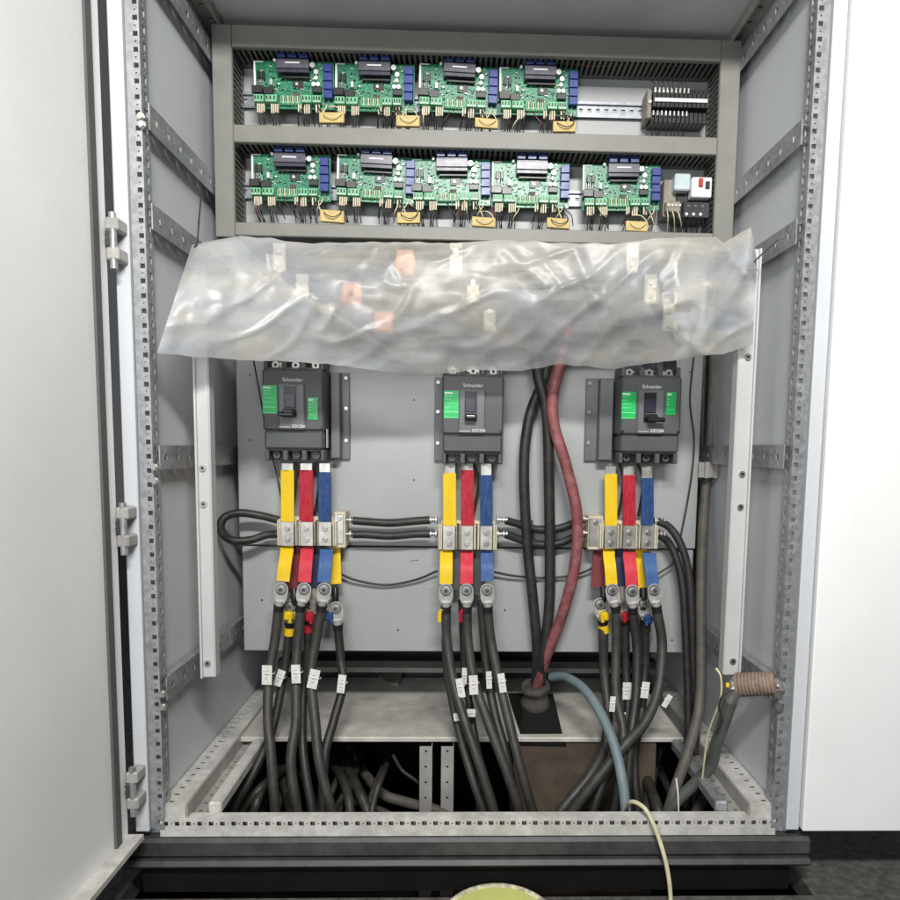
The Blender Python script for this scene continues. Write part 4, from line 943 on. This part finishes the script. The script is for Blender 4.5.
# cables in the trench
gp = 'dark cables in the floor opening'
pit = [
 ([(300, 745, 1.62), (270, 780, 1.55), (240, 812, 1.50), (215, 850, 1.48)], 8, 'pit cable running left under the left bunch'),
 ([(285, 760, 1.60), (262, 790, 1.52), (248, 840, 1.48)], 7, 'pit cable at the far left corner of the opening'),
 ([(262, 750, 1.64), (240, 785, 1.56), (222, 830, 1.50)], 7, 'outermost pit cable beside the left base rail'),
 ([(330, 758, 1.66), (345, 785, 1.58), (352, 830, 1.50)], 8, 'short pit cable right of the left bunch'),
 ([(343, 762, 1.66), (356, 785, 1.60), (368, 812, 1.54), (385, 850, 1.50)], 9, 'pit cable bending right beside the left bunch'),
 ([(360, 765, 1.62), (350, 785, 1.60), (334, 812, 1.56), (320, 850, 1.52)], 6, 'pit cable crossing towards lower left'),
 ([(358, 772, 1.68), (378, 790, 1.64), (405, 802, 1.60), (440, 812, 1.56), (470, 840, 1.50)], 9, 'thick brown-grey pit cable arching right to the strips'),
 ([(393, 755, 1.60), (402, 770, 1.60), (415, 780, 1.60), (425, 790, 1.62)], 3.5, 'thin grey pit cable curling to the punched strips'),
 ([(286, 770, 1.62), (290, 800, 1.56), (294, 850, 1.50)], 7, 'pit cable directly under the left yellow lug'),
 ([(350, 800, 1.60), (380, 810, 1.56), (420, 830, 1.52)], 7, 'low pit cable left of the punched strips'),
 ([(470, 770, 1.64), (480, 795, 1.58), (495, 840, 1.50)], 7, 'pit cable right of the punched strips'),
 ([(600, 760, 1.56), (578, 788, 1.50), (548, 822, 1.45), (520, 850, 1.43)], 9, 'pit cable slanting left over the brown plate'),
 ([(640, 770, 1.50), (655, 800, 1.46), (668, 850, 1.43)], 9, 'pit cable under the right bunch'),
 ([(655, 760, 1.56), (648, 800, 1.50), (645, 850, 1.46)], 9, 'upright pit cable right of the blue-grey cable'),
 ([(720, 790, 1.44), (700, 805, 1.42), (680, 840, 1.41)], 8, 'pit cable at the right corner of the opening'),
]
rp = random.Random(11)
spots = ['in the far left of the opening', 'behind the left bunch', 'just left of the left bunch', 'under the shelf edge at left', 'between the left bunch and the punched strips', 'at the left of the punched strips', 'below the middle bunch', 'at the lower right of the opening']
for q in range(16):
    k = q % 8; x = (250, 275, 262, 300, 355, 395, 480, 655)[k] + rp.uniform(-8, 8); dx = rp.uniform(-30, 30)
    Y0 = rp.uniform(1.60, 1.75)
    pit.append(([(x, 745+rp.uniform(0, 12), Y0+.08), (x+dx*.3, 772, Y0), (x+dx*.7, 800, Y0-.08), (x+dx*1.1, 850, Y0-.14)], rp.uniform(5, 8), ('thin' if q < 8 else 'thicker')+' dark pit cable '+spots[k]))
for (pts, w, lb) in pit:
    if 'low pit' not in lb and 'thin grey pit' not in lb: pts = [(pts[0][0]+(pts[0][0]-pts[1][0])*.4, 750.5, 1.90)] + list(pts[1:])
    cable(pts, w, tanj if 'brown' in lb and w == 9 else rubberg, lb, name='pit_cable', group=gp)

# lid on the floor
zl = ZFL+0.025; cx, cy, rr = P(499, 898, 1.14).x, 1.125, .105
t = thing('round_lid', (cx, cy, ZFL), 'round yellow-green metal lid with a chipped rim, on the floor below the cabinet', 'lid')
m = MB()
m.cyl((cx, cy, ZFL+.001), (cx, cy, zl), rr, discr, 64)
m.tube([(cx+rr*.97*math.cos(a), cy+rr*.97*math.sin(a), zl) for a in [2*PI*i/48 for i in range(49)]], .006, discr, 8, 2)
m.build('rim', t)
m = MB(); m.cyl((cx, cy, zl+.0005), (cx, cy, zl+.002), rr*.93, discm, 64); m.build('top_face', t)

# ================================================================== plastic sheet
def sheet_mat():
    m = bpy.data.materials.new('milky_plastic_film'); m.use_nodes = True
    nt = m.node_tree; n = nt.nodes; L = nt.links; n.clear()
    out = n.new('ShaderNodeOutputMaterial'); tc = n.new('ShaderNodeTexCoord')
    mp = n.new('ShaderNodeMapping'); L.new(tc.outputs['Object'], mp.inputs[0])
    ns = n.new('ShaderNodeTexNoise'); ns.inputs['Scale'].default_value = 4.5; ns.inputs['Detail'].default_value = 7; ns.inputs['Distortion'].default_value = 0.8
    mp.inputs['Scale'].default_value = (1, 1, 2.4); L.new(mp.outputs[0], ns.inputs['Vector'])
    # warm dusty / cool clean tint
    rp = n.new('ShaderNodeValToRGB'); rp.color_ramp.elements[0].position = .38; rp.color_ramp.elements[1].position = .62
    rp.color_ramp.elements[0].color = (.68, .70, .74, 1); rp.color_ramp.elements[1].color = (.80, .77, .70, 1); L.new(ns.outputs[0], rp.inputs[0])
    # crinkle bump
    b1 = n.new('ShaderNodeTexNoise'); b1.noise_type = 'RIDGED_MULTIFRACTAL'; b1.normalize = True; b1.inputs['Scale'].default_value = 20; b1.inputs['Detail'].default_value = 7; b1.inputs['Distortion'].default_value = .6
    mp2 = n.new('ShaderNodeMapping'); mp2.inputs['Scale'].default_value = (.55, 1, 1.6); mp2.inputs['Rotation'].default_value = (0, .5, 0)
    L.new(tc.outputs['Object'], mp2.inputs[0]); L.new(mp2.outputs[0], b1.inputs['Vector'])
    bp = n.new('ShaderNodeBump'); bp.inputs['Strength'].default_value = .5; bp.inputs['Distance'].default_value = .003; L.new(b1.outputs[0], bp.inputs['Height'])
    tr = n.new('ShaderNodeBsdfTransparent'); tr.inputs[0].default_value = (.93, .93, .92, 1)
    rf = n.new('ShaderNodeBsdfRefraction'); rf.inputs['IOR'].default_value = 1.12; rf.inputs['Roughness'].default_value = .08; rf.inputs[0].default_value = (.95, .95, .95, 1)
    L.new(bp.outputs[0], rf.inputs['Normal'])
    df = n.new('ShaderNodeBsdfDiffuse'); L.new(rp.outputs[0], df.inputs[0]); L.new(bp.outputs[0], df.inputs['Normal'])
    tl = n.new('ShaderNodeBsdfTranslucent'); L.new(rp.outputs[0], tl.inputs[0]); L.new(bp.outputs[0], tl.inputs['Normal'])
    gl = n.new('ShaderNodeBsdfGlossy'); gl.inputs['Roughness'].default_value = .33; L.new(bp.outputs[0], gl.inputs['Normal'])
    see = n.new('ShaderNodeMixShader'); see.inputs[0].default_value = .4; L.new(tr.outputs[0], see.inputs[1]); L.new(rf.outputs[0], see.inputs[2])
    milk = n.new('ShaderNodeMixShader'); milk.inputs[0].default_value = .35; L.new(df.outputs[0], milk.inputs[1]); L.new(tl.outputs[0], milk.inputs[2])
    mp3 = n.new('ShaderNodeMapping'); mp3.inputs['Scale'].default_value = (1.2, 1.2, 2.6); mp3.inputs['Rotation'].default_value = (0, .12, 0); L.new(tc.outputs['Object'], mp3.inputs[0])
    op = n.new('ShaderNodeTexNoise'); op.inputs['Scale'].default_value = 5.0; op.inputs['Detail'].default_value = 8; op.inputs['Roughness'].default_value = .65; L.new(mp3.outputs[0], op.inputs['Vector'])
    mr = n.new('ShaderNodeMapRange'); mr.inputs[1].default_value = .33; mr.inputs[2].default_value = .67; mr.inputs[3].default_value = .34; mr.inputs[4].default_value = .62
    L.new(op.outputs[0], mr.inputs[0])
    a = n.new('ShaderNodeMixShader'); L.new(mr.outputs[0], a.inputs[0]); L.new(see.outputs[0], a.inputs[1]); L.new(milk.outputs[0], a.inputs[2])
    lw_ = n.new('ShaderNodeLayerWeight'); lw_.inputs[0].default_value = .3; L.new(bp.outputs[0], lw_.inputs['Normal'])
    lw = n.new('ShaderNodeMapRange'); lw.inputs[3].default_value = .02; lw.inputs[4].default_value = .13; L.new(lw_.outputs['Facing'], lw.inputs[0])
    b = n.new('ShaderNodeMixShader'); L.new(lw.outputs[0], b.inputs[0]); L.new(a.outputs[0], b.inputs[1]); L.new(gl.outputs[0], b.inputs[2])
    L.new(b.outputs[0], out.inputs[0])
    return m
film = sheet_mat()
TOP = [(0, 192, 245, 1.335), (.04, 215, 240, 1.33), (.085, 240, 236, 1.34), (.13, 268, 238, 1.37), (.19, 300, 243, 1.40), (.35, 395, 242, 1.42), (.45, 455, 243, 1.42), (.53, 500, 240, 1.42), (.63, 560, 243, 1.41), (.72, 615, 244, 1.40), (.80, 660, 238, 1.38), (.895, 716, 237, 1.35), (.915, 723, 243, 1.335), (.955, 751, 227, 1.31), (.97, 754, 240, 1.31), (1, 757, 262, 1.31)]
BOT = [(0, 157, 353, 1.215), (.05, 186, 356, 1.25), (.13, 240, 360, 1.31), (.22, 300, 362, 1.37), (.29, 345, 366, 1.41), (.37, 395, 373, 1.44), (.42, 430, 376, 1.45), (.48, 470, 370, 1.46), (.55, 520, 371, 1.47), (.62, 560, 364, 1.47), (.70, 610, 369, 1.46), (.84, 690, 358, 1.38), (.87, 700, 355, 1.36), (.93, 725, 354, 1.33), (1, 753, 344, 1.31)]
def interp(T, u):
    for i in range(len(T)-1):
        if u <= T[i+1][0]:
            f = (u-T[i][0])/(T[i+1][0]-T[i][0]); return [T[i][k]*(1-f)+T[i+1][k]*f for k in (1, 2, 3)]
    return list(T[-1][1:])
def ridge(x, y, sc, seed, ang=0):
    ca, sa = math.cos(ang), math.sin(ang); X, Y = x*ca+y*sa, -x*sa+y*ca
    return 1-abs(noise.noise(Vector((X*sc, Y*sc*.45, seed))))*2.2
NU, NV = 260, 80
def sheet_point(u, v, back=0.0):
    tx, ty, tY = interp(TOP, u); bx_, by, bY = interp(BOT, u)
    env = math.sin(PI*min(1, v*1.0))**.5 if 0 < v < 1 else 0
    Y = tY*(1-v)+bY*v - .030*math.sin(PI*v)
    px = tx*(1-v)+bx_*v; py = ty*(1-v)+by*v + 1.2*noise.noise(Vector((u*40, 7, v*2)))
    x, y = px/100, py/100
    d = 0
    d += .008*(noise.noise(Vector((x*1.3, y*2.2, 1.5))))
    d += .005*max(0, ridge(x, y, 1.6, 3.3, -.75)-.45)*2
    d += .004*max(0, ridge(x, y, 3.1, 8.1, .9)-.5)*2
    d += .002*noise.noise(Vector((x*7, y*5, 4)))
    # long diagonal fold from the tied upper-left corner to the bottom centre, and the mirrored one at right
    for (ax, ay, ex, ey, amp, wd) in ((215, 243, 430, 374, .022, 13), (240, 240, 330, 330, -.014, 9), (744, 272, 690, 356, .018, 8), (744, 272, 600, 330, .012, 10), (744, 272, 722, 243, .010, 5), (575, 250, 596, 300, .010, 6), (500, 245, 545, 285, .009, 6), (383, 245, 405, 283, .010, 4), (197, 246, 165, 350, .008, 7)):
        L2 = (ex-ax)**2+(ey-ay)**2; t_ = max(0, min(1, ((px-ax)*(ex-ax)+(py-ay)*(ey-ay))/L2)); dd = math.hypot(px-ax-t_*(ex-ax), py-ay-t_*(ey-ay))
        d += amp*.55*math.exp(-(dd/(wd*1.15))**2)
    Y -= d*(.35+.65*env)
    return P(px, py, Y+back)
def film_mesh(u0, u1, vfun, nu, nv, back):
    vs = []; fs = []
    for i in range(nu+1):
        u = u0+(u1-u0)*i/nu; v0 = vfun(u)
        for j in range(nv+1): vs.append(sheet_point(u, v0+(1-v0)*j/nv, back))
    for i in range(nu):
        for j in range(nv):
            k = i*(nv+1)+j; fs.append((k, k+nv+1, k+nv+2, k+1))
    m = MB(); m.add(vs, fs, film, True); return m
po = film_mesh(0, 1, lambda u: 0, NU, NV, 0).build('plastic_sheet', None, 'crumpled milky plastic sheet tied across the cabinet over the busbars', 'plastic sheet')
# the film is doubled over at its left and right ends
film_mesh(0.0, .44, lambda u: .02 if u < .085 else min(.97, .02+((u-.085)/.355)**.85), 120, 50, .007).build('folded_layer', po)
film_mesh(.84, 1, lambda u: max(.03, min(.97, 1-((u-.84)/.13))), 60, 50, .006).build('folded_layer', po)
# tie wires
cable([(201, 196, 1.36), (199, 220, 1.34), (197, 243, 1.325), (194, 247, 1.32)], 1.6, rubber, 'black tie wire holding the upper left corner of the sheet', name='tie_wire', cat='wire', group='tie wires of the plastic sheet')
cable([(778, 240, 1.28), (760, 256, 1.29), (743, 273, 1.30), (748, 270, 1.31), (757, 270, 1.33)], 1.7, rubber, 'black tie wire sticking out at the upper right corner of the sheet', name='tie_wire', cat='wire', group='tie wires of the plastic sheet')
